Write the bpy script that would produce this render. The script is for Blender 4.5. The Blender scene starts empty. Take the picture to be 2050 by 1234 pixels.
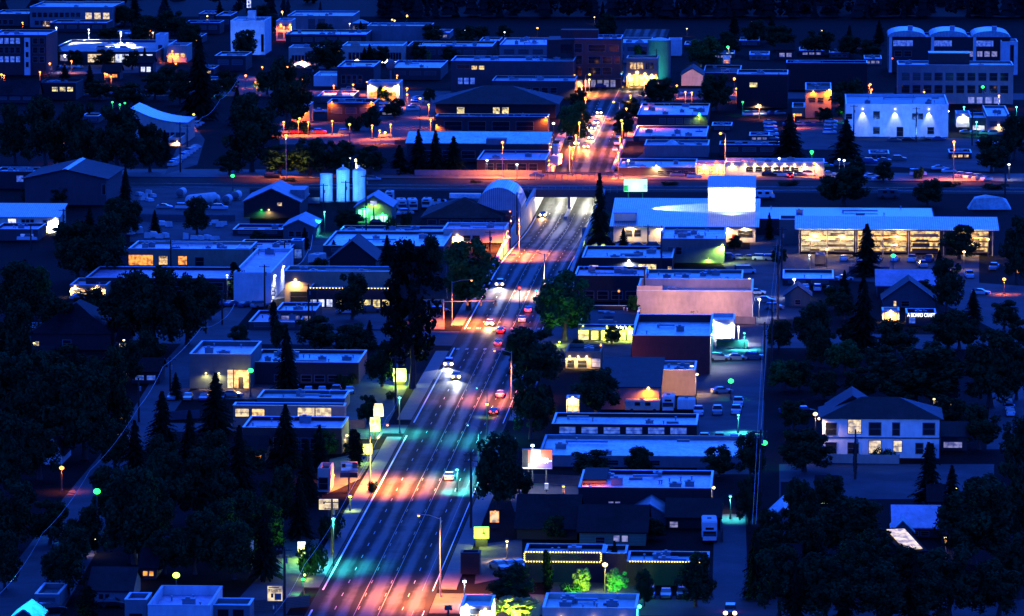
import bpy, bmesh, math, random
from mathutils import Vector, Matrix
rnd = random.Random(11)
SC = bpy.context.scene
COL = SC.collection
# ------------------------------------------------------------ camera model (telephoto from a butte)
F, H, HV = 10170.0, 143.0, -600.0
TH = math.atan2(617 - HV, F)
cT, sT = math.cos(TH), math.sin(TH)
def P(u, v, z=0.0):
    dx, dy = (u - 1025) / F, -(v - 617) / F
    d = Vector((dx, cT + dy * sT, -sT + dy * cT))
    k = (z - H) / d.z
    return Vector((d.x * k, d.y * k, z))
def depth(p): return p.y * cT + (H - p.z) * sT
def SCL(p): return F / depth(p)
def zat(y, v):                       # height of a point at distance y that is seen at row v
    q = -(v - 617) / F
    return H + y * (q * cT - sT) / (cT + q * sT)
# ------------------------------------------------------------ the street grid
GR = -math.atan(0.0575)
RO = Vector((-20.9, 824.0, 0))
RS = Vector((math.sin(-GR), math.cos(GR), 0)); RT = Vector((math.cos(GR), math.sin(GR), 0))
def R(s, t, z=0.0): return RO + RS * s + RT * t + Vector((0, 0, z))
def st(p): d = Vector((p.x, p.y, 0)) - RO; return d.dot(RS), d.dot(RT)
S0, S1, S2, S3 = 440.0, 655.0, 722.0, 828.0      # dip of the road: start, bridge front, bridge back, end
def smooth(a): a = max(0, min(1, a)); return a * a * (3 - 2 * a)
def zroad(s):
    if s < S0 or s > S3: return 0.0
    if s < S1 - 20: return -5.6 * smooth((s - S0) / (S1 - 20 - S0))
    if s < S2: return -5.6
    return -5.6 * (1 - smooth((s - S2) / (S3 - S2)))
def gz(p):
    s, t = st(p)
    return zroad(s) if abs(t) < 10.4 else 0.0
# ------------------------------------------------------------ materials
MATS = {}
def mat(key, col, rough=0.75, var=0.3, scale=0.6, metal=0.0, emit=None, estr=0.0, evar=0.0, spec=0.5, kind='noise', col2=None):
    if key in MATS: return MATS[key]
    m = bpy.data.materials.new(key); m.use_nodes = True
    n, l = m.node_tree.nodes, m.node_tree.links
    b = n['Principled BSDF']
    b.inputs['Roughness'].default_value = rough
    b.inputs['Metallic'].default_value = metal
    b.inputs['Specular IOR Level'].default_value = spec
    tc = n.new('ShaderNodeTexCoord'); no = n.new('ShaderNodeTexNoise')
    no.inputs['Scale'].default_value = scale; no.inputs['Detail'].default_value = 5; no.inputs['Roughness'].default_value = 0.65
    l.new(tc.outputs['Object'], no.inputs['Vector'])
    cr = n.new('ShaderNodeValToRGB')
    c2 = col2 or tuple(c * (1 - var) for c in col)
    c3 = tuple(min(1, c * (1 + var * 0.5)) for c in col)
    cr.color_ramp.elements[0].position = 0.33; cr.color_ramp.elements[1].position = 0.68
    cr.color_ramp.elements[0].color = (*c2, 1); cr.color_ramp.elements[1].color = (*c3, 1)
    l.new(no.outputs['Fac'], cr.inputs['Fac'])
    src = cr.outputs['Color']
    if key[0] in 'rw' and len(key) > 3:
        n3 = n.new('ShaderNodeTexNoise'); n3.inputs['Scale'].default_value = 1.3; n3.inputs['Detail'].default_value = 3; mp = n.new('ShaderNodeMapping'); mp.inputs['Scale'].default_value = (1, .35, 1) if key[0] == 'r' else (1, 1, .3)
        l.new(tc.outputs['Object'], mp.inputs['Vector']); l.new(mp.outputs['Vector'], n3.inputs['Vector'])
        c3_ = n.new('ShaderNodeValToRGB'); c3_.color_ramp.elements[0].position = .3; c3_.color_ramp.elements[1].position = .55; c3_.color_ramp.elements[0].color = (.55, .55, .58, 1)
        m3 = n.new('ShaderNodeMix'); m3.data_type = 'RGBA'; m3.blend_type = 'MULTIPLY'; m3.inputs[0].default_value = .75 if key[0] == 'r' else .3
        l.new(n3.outputs['Fac'], c3_.inputs['Fac']); l.new(src, m3.inputs[6]); l.new(c3_.outputs['Color'], m3.inputs[7]); src = m3.outputs[2]
    if kind in ('ribs', 'planks', 'brick'):
        w = n.new('ShaderNodeTexWave' if kind != 'brick' else 'ShaderNodeTexBrick')
        if kind == 'brick':
            w.inputs['Scale'].default_value = 1.0; w.inputs['Color1'].default_value = (1, 1, 1, 1); w.inputs['Color2'].default_value = (.8, .8, .8, 1)
            w.inputs['Mortar'].default_value = (.6, .6, .6, 1); w.inputs['Brick Width'].default_value = 0.8; w.inputs['Row Height'].default_value = .4
            rx = n.new('ShaderNodeMapping'); rx.inputs['Rotation'].default_value = (math.pi / 2, 0, 0)
            l.new(tc.outputs['Object'], rx.inputs['Vector']); l.new(rx.outputs['Vector'], w.inputs['Vector'])
        else:
            w.bands_direction = 'X' if kind == 'ribs' else 'Z'; w.inputs['Scale'].default_value = .55 if kind == 'ribs' else 1.2
            w.inputs['Distortion'].default_value = .3
            l.new(tc.outputs['Object'], w.inputs['Vector'])
        mx = n.new('ShaderNodeMix'); mx.data_type = 'RGBA'; mx.blend_type = 'MULTIPLY'; mx.inputs[0].default_value = .5
        l.new(src, mx.inputs[6]); l.new(w.outputs['Color'], mx.inputs[7]); src = mx.outputs[2]
    l.new(src, b.inputs['Base Color'])
    if emit:
        b.inputs['Emission Strength'].default_value = estr
        if evar:
            n2 = n.new('ShaderNodeTexNoise'); n2.inputs['Scale'].default_value = 1.1; n2.inputs['Detail'].default_value = 4
            l.new(tc.outputs['Object'], n2.inputs['Vector'])
            c = n.new('ShaderNodeValToRGB'); c.color_ramp.elements[0].position = 0.38; c.color_ramp.elements[1].position = .6
            c.color_ramp.elements[0].color = (*(e * (1 - evar) for e in emit), 1); c.color_ramp.elements[1].color = (*emit, 1)
            l.new(n2.outputs['Fac'], c.inputs['Fac']); l.new(c.outputs['Color'], b.inputs['Emission Color'])
        else:
            b.inputs['Emission Color'].default_value = (*emit, 1)
    MATS[key] = m
    return m
WALLS = dict(
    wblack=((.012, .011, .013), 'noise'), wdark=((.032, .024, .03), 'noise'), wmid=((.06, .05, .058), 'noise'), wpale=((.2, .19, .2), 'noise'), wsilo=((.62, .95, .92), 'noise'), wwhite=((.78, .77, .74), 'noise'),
    wbrick=((.17, .06, .05), 'brick'), wdbrick=((.075, .03, .03), 'brick'), wtan=((.3, .23, .15), 'noise'), wpink=((.56, .45, .36), 'noise'), wteal=((.1, .17, .17), 'planks'),
    wgreen=((.12, .25, .16), 'planks'), wsiding=((.11, .11, .13), 'planks'), wcream=((.74, .66, .48), 'noise'), wmetal=((.55, .57, .6), 'ribs'), wconc=((.36, .35, .33), 'noise'))
ROOFS = dict(
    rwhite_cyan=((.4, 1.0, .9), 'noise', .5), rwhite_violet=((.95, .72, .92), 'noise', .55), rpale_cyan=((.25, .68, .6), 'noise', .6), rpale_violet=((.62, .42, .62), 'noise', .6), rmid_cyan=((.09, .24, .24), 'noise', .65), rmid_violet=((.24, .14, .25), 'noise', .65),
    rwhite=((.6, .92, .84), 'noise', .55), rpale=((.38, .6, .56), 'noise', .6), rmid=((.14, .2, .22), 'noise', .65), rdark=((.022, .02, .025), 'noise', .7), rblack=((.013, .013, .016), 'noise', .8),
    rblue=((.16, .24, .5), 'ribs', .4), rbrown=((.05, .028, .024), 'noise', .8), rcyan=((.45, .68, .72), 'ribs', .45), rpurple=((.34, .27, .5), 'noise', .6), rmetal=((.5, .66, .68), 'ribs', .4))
for k, (c, kd) in WALLS.items(): mat(k, c, .8, .22, .25, kind=kd)
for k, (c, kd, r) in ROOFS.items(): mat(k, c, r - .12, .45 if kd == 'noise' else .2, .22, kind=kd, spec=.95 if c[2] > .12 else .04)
mat('coping', (.7, .85, .85), .35, .2); mat('glass', (.012, .014, .02), .08, .1, spec=.9); mat('glassdull', (.05, .055, .07), .3, .2)
mat('frame', (.16, .16, .17), .5, .1); mat('dframe', (.05, .05, .05), .5, .1); mat('metal', (.35, .36, .38), .45, .2, metal=.6); mat('unit', (.24, .25, .27), .5, .25)
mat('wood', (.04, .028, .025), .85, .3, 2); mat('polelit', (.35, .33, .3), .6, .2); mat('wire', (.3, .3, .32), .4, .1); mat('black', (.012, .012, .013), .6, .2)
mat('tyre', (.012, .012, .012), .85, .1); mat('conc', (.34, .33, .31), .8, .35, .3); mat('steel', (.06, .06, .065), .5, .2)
EM = {}
def em(key, col, strength, evar=0.0):
    return mat('glow_' + key, tuple(c * .5 for c in col), .5, .1, emit=col, estr=strength, evar=evar)
em('warm', (1, .6, .2), 1.5, .92); em('orange', (1, .33, .05), 1.9, .8); em('yellow', (1, .75, .25), 1.5, .92); em('white', (.9, .95, 1), 1.3, .8); em('green', (.5, 1, .65), 1.5, .7)
em('dim', (.8, .75, .9), .35, .8); em('bluew', (.12, .3, 1), .55, .75); em('creamw', (1, .74, .36), 1.2, .75)
em('l_sodium', (1, .36, .05), 4.5); em('l_warm', (1, .72, .25), 4.5); em('l_white', (.85, .93, 1), 6); em('l_green', (.03, 1, .16), 3.0); em('l_teal', (.15, 1, .7), 3); em('l_cyan', (.04, .55, 1), 4)
em('l_yg', (.7, 1, .1), 3.5); em('red', (1, .03, .02), 9); em('head', (1, .8, .4), 7); em('headw', (.9, .95, 1), 3); em('bulb', (1, .75, .16), 4)
LCOL = dict(amber=(1, .5, .06), sodium=(1, .17, .012), deep=(1, .2, .002), road=(1, .2, .02), warm=(1, .62, .22), white=(.8, .9, 1), green=(.05, 1, .22), teal=(.05, .75, .6), cyan=(.05, .6, 1), yg=(.7, 1, .1), red=(1, .03, .02), pink=(1, .5, .3), cool=(.08, .25, 1))
# ------------------------------------------------------------ mesh helpers
class MB:
    def __init__(s): s.v, s.f, s.m = [], [], []
    def face(s, pts, mi=0):
        i = len(s.v); s.v += [tuple(p) for p in pts]; s.f.append(tuple(range(i, i + len(pts)))); s.m.append(mi)
    def raw(s, vs, fs, mi=0):
        i = len(s.v); s.v += [tuple(p) for p in vs]; s.f += [tuple(a + i for a in f) for f in fs]; s.m += [mi] * len(fs)
    def box(s, x0, x1, y0, y1, z0, z1, mi=0):
        s.raw([(x0, y0, z0), (x1, y0, z0), (x1, y1, z0), (x0, y1, z0), (x0, y0, z1), (x1, y0, z1), (x1, y1, z1), (x0, y1, z1)],
              [(0, 3, 2, 1), (4, 5, 6, 7), (0, 1, 5, 4), (1, 2, 6, 5), (2, 3, 7, 6), (3, 0, 4, 7)], mi)
    def tube(s, a, b, r0, r1=None, n=8, mi=0):
        a, b = Vector(a), Vector(b); r1 = r0 if r1 is None else r1
        d = (b - a).normalized(); x = d.orthogonal().normalized(); y = d.cross(x)
        vs = [a + (x * math.cos(k * 2 * math.pi / n) + y * math.sin(k * 2 * math.pi / n)) * r0 for k in range(n)]
        vs += [b + (x * math.cos(k * 2 * math.pi / n) + y * math.sin(k * 2 * math.pi / n)) * r1 for k in range(n)]
        s.raw(vs, [(k, (k + 1) % n, n + (k + 1) % n, n + k) for k in range(n)] + [tuple(range(n - 1, -1, -1)), tuple(range(n, 2 * n))], mi)
    def path(s, pts, r, n=5, mi=0):
        pts = [Vector(p) for p in pts]; vs = []
        for i, p in enumerate(pts):
            d = (pts[min(i + 1, len(pts) - 1)] - pts[max(i - 1, 0)]).normalized()
            x = d.cross(Vector((0, 0, 1)));  x = x.normalized() if x.length > 1e-4 else Vector((1, 0, 0)); y = d.cross(x)
            vs += [p + (x * math.cos(k * 2 * math.pi / n) + y * math.sin(k * 2 * math.pi / n)) * r for k in range(n)]
        fs = [(i * n + k, i * n + (k + 1) % n, (i + 1) * n + (k + 1) % n, (i + 1) * n + k) for i in range(len(pts) - 1) for k in range(n)]
        s.raw(vs, fs + [tuple(range(n - 1, -1, -1)), tuple(range(len(vs) - n, len(vs)))], mi)
    def prism(s, poly, y0, y1, mi=0):             # poly in x,z extruded in y
        n = len(poly)
        s.raw([(x, y0, z) for x, z in poly] + [(x, y1, z) for x, z in poly],
              [tuple(range(n)), tuple(range(2 * n - 1, n - 1, -1))] + [(k, n + k, n + (k + 1) % n, (k + 1) % n) for k in range(n)], mi)
    def sphere(s, c, r, n=10, rings=6, mi=0, sz=1.0):
        vs = [(c[0], c[1], c[2] + r * sz)]; fs = []
        for i in range(1, rings):
            a = math.pi * i / rings
            vs += [(c[0] + r * math.sin(a) * math.cos(2 * math.pi * k / n), c[1] + r * math.sin(a) * math.sin(2 * math.pi * k / n), c[2] + r * sz * math.cos(a)) for k in range(n)]
        vs.append((c[0], c[1], c[2] - r * sz)); L = len(vs) - 1
        for k in range(n): fs += [(0, 1 + k, 1 + (k + 1) % n), (L, L - n + (k + 1) % n, L - n + k)]
        for i in range(rings - 2):
            for k in range(n): fs.append((1 + i * n + k, 1 + (i + 1) * n + k, 1 + (i + 1) * n + (k + 1) % n, 1 + i * n + (k + 1) % n))
        s.raw(vs, fs, mi)
    def mesh(s, name, mats, smooth_=False, weld=False):
        me = bpy.data.meshes.new(name); me.from_pydata(s.v, [], s.f)
        for m in (mats if isinstance(mats, (list, tuple)) else [mats]): me.materials.append(MATS[m] if isinstance(m, str) else m)
        if len(me.materials) > 1: me.polygons.foreach_set('material_index', s.m)
        bm = bmesh.new(); bm.from_mesh(me)
        if weld: bmesh.ops.remove_doubles(bm, verts=bm.verts, dist=1e-4)
        bmesh.ops.recalc_face_normals(bm, faces=bm.faces); bm.to_mesh(me); bm.free()
        if smooth_: me.polygons.foreach_set('use_smooth', [True] * len(me.polygons))
        me.update(); return me
    def build(s, name, mats, parent=None, **k):
        return link(name, s.mesh(name, mats, **k), parent)
def link(name, data, parent=None, loc=None, rz=0):
    o = bpy.data.objects.new(name, data); COL.objects.link(o)
    if parent: o.parent = parent
    if loc is not None: o.location = loc
    if rz: o.rotation_euler.z = rz
    return o
def tag(o, label=None, cat=None, group=None, kind=None):
    if label and len(label.replace('-', ' ').split()) > 16: print('LONG', len(label.split()), label)
    for k, v in (('label', label), ('category', cat), ('group', group), ('kind', kind)):
        if v: o[k] = v
    return o
def empty(name, loc, rz=0, label=None, cat=None, group=None):
    return tag(link(name, None, None, loc, rz), label, cat, group)
def light(kind, loc, col, power, parent=None, size=.25, to=None, cone=150, blend=.6):
    d = bpy.data.lights.new('lamp_or_fill', kind); d.energy = power; d.color = LCOL[col] if isinstance(col, str) else col
    d.shadow_soft_size = size
    o = link('lamp_or_fill', d, parent, loc)
    if kind == 'SPOT':
        d.spot_size = math.radians(cone); d.spot_blend = blend
        if to is not None: o.rotation_euler = Vector(to).to_track_quat('-Z', 'Y').to_euler()
    return o
ORD = 'first second third fourth fifth sixth seventh eighth ninth tenth eleventh twelfth thirteenth fourteenth fifteenth sixteenth seventeenth eighteenth nineteenth twentieth'.split()
NUM = 'zero one two three four five six seven eight nine ten eleven twelve thirteen fourteen fifteen sixteen seventeen eighteen nineteen twenty'.split()
# ------------------------------------------------------------ buildings
def B(name, label, u0, u1, vb, vt, vk=None, wall='wmid', roof='rpale', rt='flat', rh=3.0, d=None, z0=0.0, para=.7, wins=None, lamps=(), units=2,
      doors=(), rot=None, cat='building', group=None, cope='coping', over=.5, sd=None):
    """u0,u1: columns of the front wall; vb/vt: rows of its foot and top; vk: row of the roof's far edge. Turned into metres here."""
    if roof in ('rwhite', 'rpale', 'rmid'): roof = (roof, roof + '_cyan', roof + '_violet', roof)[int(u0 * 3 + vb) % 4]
    A = P(u0, vb, z0); r = GR if rot is None else math.radians(rot)
    c, s_ = math.cos(r), math.sin(r); k = (u1 - 1025) / F
    w = (k * (A.y * cT + (H - z0) * sT) - A.x) / (c - k * s_ * cT)
    h = zat(A.y, vt) - z0
    if d is None: d = max(3.0, (P((u0 + u1) / 2, vk, z0 + h).y - A.y) / c)
    o = empty(name, A, r, label, cat, group); rr = random.Random(sd if sd is not None else int(u0 * 7 + vb * 13))
    o['w'], o['h'], o['d'] = w, h, d
    m = MB(); ov = over
    if rt == 'flat':
        m.raw([(0, 0, 0), (w, 0, 0), (w, d, 0), (0, d, 0), (0, 0, h), (w, 0, h), (w, d, h), (0, d, h)], [(0, 1, 5, 4), (1, 2, 6, 5), (2, 3, 7, 6), (3, 0, 4, 7)])
        t = .3
        m.raw([(t, t, h - para), (w - t, t, h - para), (w - t, d - t, h - para), (t, d - t, h - para), (t, t, h), (w - t, t, h), (w - t, d - t, h), (t, d - t, h)], [(0, 4, 5, 1), (1, 5, 6, 2), (2, 6, 7, 3), (3, 7, 4, 0)])
        m.raw([(0, 0, h), (w, 0, h), (w, d, h), (0, d, h), (t, t, h), (w - t, t, h), (w - t, d - t, h), (t, d - t, h)], [(0, 1, 5, 4), (1, 2, 6, 5), (2, 3, 7, 6), (3, 0, 4, 7)])
        m.build('wall', wall, o, weld=True)
        q = MB(); q.face([(t, t, h - para + .01), (w - t, t, h - para + .01), (w - t, d - t, h - para + .01), (t, d - t, h - para + .01)])
        ro = q.build('roof', roof, o)
        if cope:
            q = MB(); a, b, zz = .06, .36, h + .1
            for z in (h + .005, zz):
                q.v += [(-a, -a, z), (w + a, -a, z), (w + a, d + a, z), (-a, d + a, z), (b, b, z), (w - b, b, z), (w - b, d - b, z), (b, d - b, z)]
            for i in range(4):
                j = (i + 1) % 4
                q.f += [(i, j, 8 + j, 8 + i), (4 + i, 12 + i, 12 + j, 4 + j), (8 + i, 8 + j, 12 + j, 12 + i), (i, 4 + i, 4 + j, j)]
            q.m = [0] * 16; q.build('coping', cope, ro)
        zr = h - para + .01
    else:
        if rt == 'gf': top = [(w, h), (w / 2, h + rh), (0, h)]
        elif rt == 'arch': top = [(w / 2 + w / 2 * math.cos(a * math.pi / 14), h + rh * math.sin(a * math.pi / 14)) for a in range(15)]
        elif rt == 'swoosh': top = [(w * a / 10, h + rh * (1 - a / 10) ** 2.2) for a in range(10, -1, -1)]
        else: top = None
        q = MB(); th = .22
        if top:
            m.prism([(0, 0), (w, 0)] + top, 0, d)
            n = len(top); up = []
            for i, (x, z) in enumerate(top):
                ex = (ov if i == 0 else -ov if i == n - 1 else 0)
                sl = (top[1][1] - top[0][1]) / max(.01, abs(top[1][0] - top[0][0])) if rt == 'gf' else 0
                up.append((x + ex, z + .02 - abs(ex) * sl))
            for y in (-ov, d + ov): q.v += [(x, y, z) for x, z in up] + [(x, y, z + th) for x, z in up]
            for i in range(n - 1): q.f += [(i, i + 1, 2 * n + i + 1, 2 * n + i), (n + i, 3 * n + i, 3 * n + i + 1, n + i + 1), (i, n + i, n + i + 1, i + 1), (2 * n + i, 2 * n + i + 1, 3 * n + i + 1, 3 * n + i)]
            q.f += [(0, 2 * n, 3 * n, n), (n - 1, 2 * n - 1, 4 * n - 1, 3 * n - 1)]; q.m = [0] * len(q.f)
        else:
            if rt == 'gs': vs = [(0, 0), (d, 0), (d, h), (d / 2, h + rh), (0, h)]; hip = 0
            if rt == 'shed': vs = [(0, 0), (d, 0), (d, h + rh), (0, h)]
            if rt in ('gs', 'shed'):
                n = len(vs)
                m.raw([(0, y, z) for y, z in vs] + [(w, y, z) for y, z in vs], [tuple(range(n)), tuple(range(2 * n - 1, n - 1, -1))] + [(i, n + i, n + (i + 1) % n, (i + 1) % n) for i in range(n)])
                if rt == 'gs':
                    sl = rh / (d / 2); up = [(-ov, h + .02 - ov * sl), (d / 2, h + rh + .02), (d + ov, h + .02 - ov * sl)]
                else:
                    sl = rh / d; up = [(-ov, h + .02 - ov * sl), (d + ov, h + rh + .02 + ov * sl)]
                n = len(up)
                for x in (-ov, w + ov): q.v += [(x, y, z) for y, z in up] + [(x, y, z + th) for y, z in up]
                for i in range(n - 1): q.f += [(i, i + 1, 2 * n + i + 1, 2 * n + i), (n + i, 3 * n + i, 3 * n + i + 1, n + i + 1), (i, n + i, n + i + 1, i + 1), (2 * n + i, 2 * n + i + 1, 3 * n + i + 1, 3 * n + i)]
                q.f += [(0, 2 * n, 3 * n, n), (n - 1, 2 * n - 1, 4 * n - 1, 3 * n - 1)]; q.m = [0] * len(q.f)
            else:   # hip
                m.raw([(0, 0, 0), (w, 0, 0), (w, d, 0), (0, d, 0), (0, 0, h), (w, 0, h), (w, d, h), (0, d, h)], [(0, 1, 5, 4), (1, 2, 6, 5), (2, 3, 7, 6), (3, 0, 4, 7), (4, 5, 6, 7)])
                e = min(w, d) / 2
                r1, r2 = ((e, d / 2), (w - e, d / 2)) if w >= d else ((w / 2, e), (w / 2, d - e))
                q.v = [(-ov, -ov, h + .03), (w + ov, -ov, h + .03), (w + ov, d + ov, h + .03), (-ov, d + ov, h + .03), (r1[0], r1[1], h + rh), (r2[0], r2[1], h + rh)]
                q.f = [(0, 1, 5, 4), (1, 2, 5), (2, 3, 4, 5), (3, 0, 4), (0, 3, 2, 1)] if w >= d else [(0, 1, 4), (1, 2, 5, 4), (2, 3, 5), (3, 0, 4, 5), (0, 3, 2, 1)]
                q.m = [0] * 5
        m.build('wall', wall, o, weld=True); ro = q.build('roof', roof, o, weld=True); zr = h
    # roof plant
    if rt == 'flat' and d > 5 and w > 6:
        for i in range(units):
            x, y = rr.uniform(1.5, w - 3.5), rr.uniform(1.2, max(1.4, d - 3)); a, b, hh = rr.uniform(1.2, 2.4), rr.uniform(1, 1.8), rr.uniform(.7, 1.3)
            q = MB(); q.box(x, x + a, y, y + b, zr + .012, zr + hh); q.box(x + a * .25, x + a * .6, y + b * .2, y + b * .7, zr + hh + .004, zr + hh + .25); q.box(x - .12, x + a + .12, y - .1, y + b + .1, zr + hh - .12, zr + hh + .003)
            q.build('air_unit', 'unit', ro)
        if w > 12 and d > 7 and units:
            x, y = rr.uniform(2, w * .5), rr.uniform(1.5, d - 2.5); L = rr.uniform(3, w * .35)
            q = MB(); q.box(x, x + L, y, y + .45, zr + .3, zr + .7); q.box(x, x + .45, y, y + .45, zr + .012, zr + .297); q.build('duct', 'metal', ro)
            x = rr.uniform(1, w - 4); y = rr.uniform(1, d - 3); q = MB(); q.box(x, x + 2.4, y, y + 1.3, zr + .012, zr + .35); q.build('roof_hatch', 'frame', ro)
        for i in range(max(2, units + 2)):
            x, y = rr.uniform(1, w - 1), rr.uniform(.8, d - .8)
            q = MB(); q.tube((x, y, zr + .01), (x, y, zr + .6), .12); q.tube((x, y, zr + .6), (x, y, zr + .75), .24, .2); q.build('vent_pipe', 'metal', ro)
    if wins is None:
        n = max(2, int(w / 5)); wins = [('f', .05, .95, .42, .72, n, 'glassdull')] if h < 6.5 else [('f', .05, .95, .58, .8, n, 'glassdull'), ('f', .05, .95, .15, .42, n, 'glassdull')]
    for (fc, x0, x1, za, zb, n, mk) in wins:
        W = w if fc == 'f' else d
        for i in range(n):
            step = (x1 - x0) * W / n; g = .14 * step if n > 1 else 0
            a0, a1, b0, b1 = x0 * W + i * step + g, x0 * W + (i + 1) * step - g, za * h, zb * h
            q = MB(); t = .12; e = .06
            if fc == 'f':
                q.v = [(x, y, z) for y in (-e, .004) for x, z in ((a0 - t, b0 - t), (a1 + t, b0 - t), (a1 + t, b1 + t), (a0 - t, b1 + t), (a0, b0), (a1, b0), (a1, b1), (a0, b1))]
            else:
                q.v = [(w - y, x, z) for y in (-e, .004) for x, z in ((a0 - t, b0 - t), (a1 + t, b0 - t), (a1 + t, b1 + t), (a0 - t, b1 + t), (a0, b0), (a1, b0), (a1, b1), (a0, b1))]
            for a in range(4):
                b = (a + 1) % 4; q.f += [(a, b, 4 + b, 4 + a), (a, 8 + a, 8 + b, b), (4 + a, 4 + b, 12 + b, 12 + a)]
            q.m = [0] * len(q.f)
            wo = q.build('window', 'frame' if 'glow' not in mk else 'dframe', o)
            q = MB(); y = -.02; ms = [mk]
            pts = [(a0, b0), (a1, b0), (a1, b1), (a0, b1)]
            q.face([(x, y, z) if fc == 'f' else (w - y, x, z) for x, z in pts])
            q.build('pane', mk, wo)
            if a1 - a0 > 1.1 and fc == 'f':
                q = MB(); k_ = max(1, int((a1 - a0) / 1.5)); 
                if k_ <= 6:
                    hb = (b0 + b1) / 2
                    q.box(a0, a1, -.05, -.024, hb - .03, hb + .03); q.build('glazing_bar', 'frame' if 'glow' not in mk else 'dframe', wo)
    for (fc, xf, zf, mk) in doors:
        q = MB(); x = xf * (w if fc == 'f' else d); dw = .55
        if fc == 'f': q.box(x - dw, x + dw, -.07, .01, .03, 2.15 * zf)
        else: q.box(w - .01, w + .07, x - dw, x + dw, .03, 2.15 * zf)
        do = q.build('door', mk, o)
        q = MB()
        if fc == 'f': q.box(x + dw - .2, x + dw - .1, -.12, -.071, 1, 1.15)
        else: q.box(w + .071, w + .12, x + dw - .2, x + dw - .1, 1, 1.15)
        q.build('handle', 'metal', do)
    for lp in lamps:
        fc, xf, zf, colr, pw = lp[:5]; big = lp[5] if len(lp) > 5 else .22
        x = xf * (w if fc == 'f' else d); z = zf * h
        p = Vector((x, -.35, z)) if fc == 'f' else Vector((w + .35, x, z))
        q = MB(); dn = Vector((0, -1, 0)) if fc == 'f' else Vector((1, 0, 0))
        q.tube(p - dn * .34, p, .07); q.sphere(p, big, 10, 6); q.build('wall_lamp', 'glow_l_' + (colr if 'glow_l_' + colr in MATS else 'warm'), o)
        light('SPOT', p + dn * .5 + Vector((0, 0, -.3)), colr, pw, o, .15, to=(-dn * .25 + Vector((0, 0, -1))), cone=lp[6] if len(lp) > 6 else 165, blend=.7)
    return o
def extra(o, name, mats, fn, parent=None, **k):
    q = MB(); fn(q, o['w'], o['h'], o['d']); return q.build(name, mats, parent or o, **k)
# ------------------------------------------------------------ lamps, poles, wires
def lampbody(o, h, colr, arm, big, thin=.09, lit=False):
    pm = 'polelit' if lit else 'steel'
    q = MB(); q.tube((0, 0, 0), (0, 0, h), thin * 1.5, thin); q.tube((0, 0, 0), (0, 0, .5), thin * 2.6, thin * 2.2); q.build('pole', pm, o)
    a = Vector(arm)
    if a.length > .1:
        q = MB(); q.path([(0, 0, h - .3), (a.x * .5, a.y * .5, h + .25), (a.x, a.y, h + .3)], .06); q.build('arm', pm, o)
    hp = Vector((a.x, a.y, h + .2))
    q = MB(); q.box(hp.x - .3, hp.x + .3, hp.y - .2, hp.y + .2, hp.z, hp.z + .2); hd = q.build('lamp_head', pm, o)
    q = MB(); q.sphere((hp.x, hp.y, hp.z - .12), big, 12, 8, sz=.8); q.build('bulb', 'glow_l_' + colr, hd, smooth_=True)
    return hp
def LAMP(label, u, vb, h=9.0, colr='sodium', pw=30000, arm=(0, 0), big=.3, vt=None, cone=128, group='street lamps', lcol=None, z0=0, down=(0, 0, -1), name='street_lamp'):
    p = P(u, vb, z0); p.z = z0 or gz(p)
    if vt is not None: h = zat(p.y, vt) - p.z
    o = empty(name, p, 0, label, 'street lamp', group)
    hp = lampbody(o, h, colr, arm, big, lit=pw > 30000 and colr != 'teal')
    light('SPOT', hp + Vector((0, 0, -.5)), lcol or colr, pw, o, .3, to=down, cone=cone, blend=.8)
    return o
def POLE(label, u, vb, vt=None, h=11, arms=1, rot=0, group='wooden utility poles'):
    p = P(u, vb)
    if vt is not None: h = zat(p.y, vt)
    o = empty('utility_pole', p, GR + math.radians(rot), label, 'utility pole', group)
    q = MB(); q.tube((0, 0, 0), (0, 0, h), .24, .16); q.build('pole', 'wood', o)
    for i in range(arms):
        q = MB(); z = h - .5 - i * 1.1; q.box(-1.25, 1.25, -.2, -.1, z - .07, z + .07); ca = q.build('crossarm', 'wood', o)
        for x in (-1.1, -.5, .5, 1.1):
            q = MB(); q.tube((x, -.15, z + .07), (x, -.15, z + .28), .06, .04, 6); q.build('insulator', 'frame', ca)
    q = MB(); q.tube((.32, -.1, h - 2.6), (.32, -.1, h - 1.7), .2); q.build('transformer', 'unit', o)
    o['top'] = h
    return o
def WIRE(label, pts, r=.045, sag=.7, name='power_line', group='overhead power lines'):
    q = MB(); out = []
    for a, b in zip(pts[:-1], pts[1:]):
        for i in range(8):
            t = i / 8; p = a.lerp(b, t); p.z -= sag * 4 * t * (1 - t); out.append(p)
    out.append(pts[-1]); base = out[0].copy(); q.path([p - base for p in out], r, 5)
    o = q.build(name, 'wire'); o.location = base
    return tag(o, label, 'power line', group)
def FONT(name, text, parent, loc, size, m, rx=math.pi / 2, width=None, ext=.03):
    c = bpy.data.curves.new(name, 'FONT'); c.body = text; c.size = size; c.align_x = 'CENTER'; c.align_y = 'CENTER'; c.extrude = ext
    t = bpy.data.objects.new('t', c); COL.objects.link(t); bpy.context.view_layer.update()
    me = bpy.data.meshes.new_from_object(t.evaluated_get(bpy.context.evaluated_depsgraph_get())); bpy.data.objects.remove(t); me.name = name
    me.materials.clear(); me.materials.append(MATS[m]); o = link(name, me, parent, loc); o.rotation_euler = (rx, 0, 0)
    xs = [v.co.x for v in me.vertices]; wd = max(xs) - min(xs)
    if width and wd > width: o.scale.x = width / wd
    return o
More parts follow.
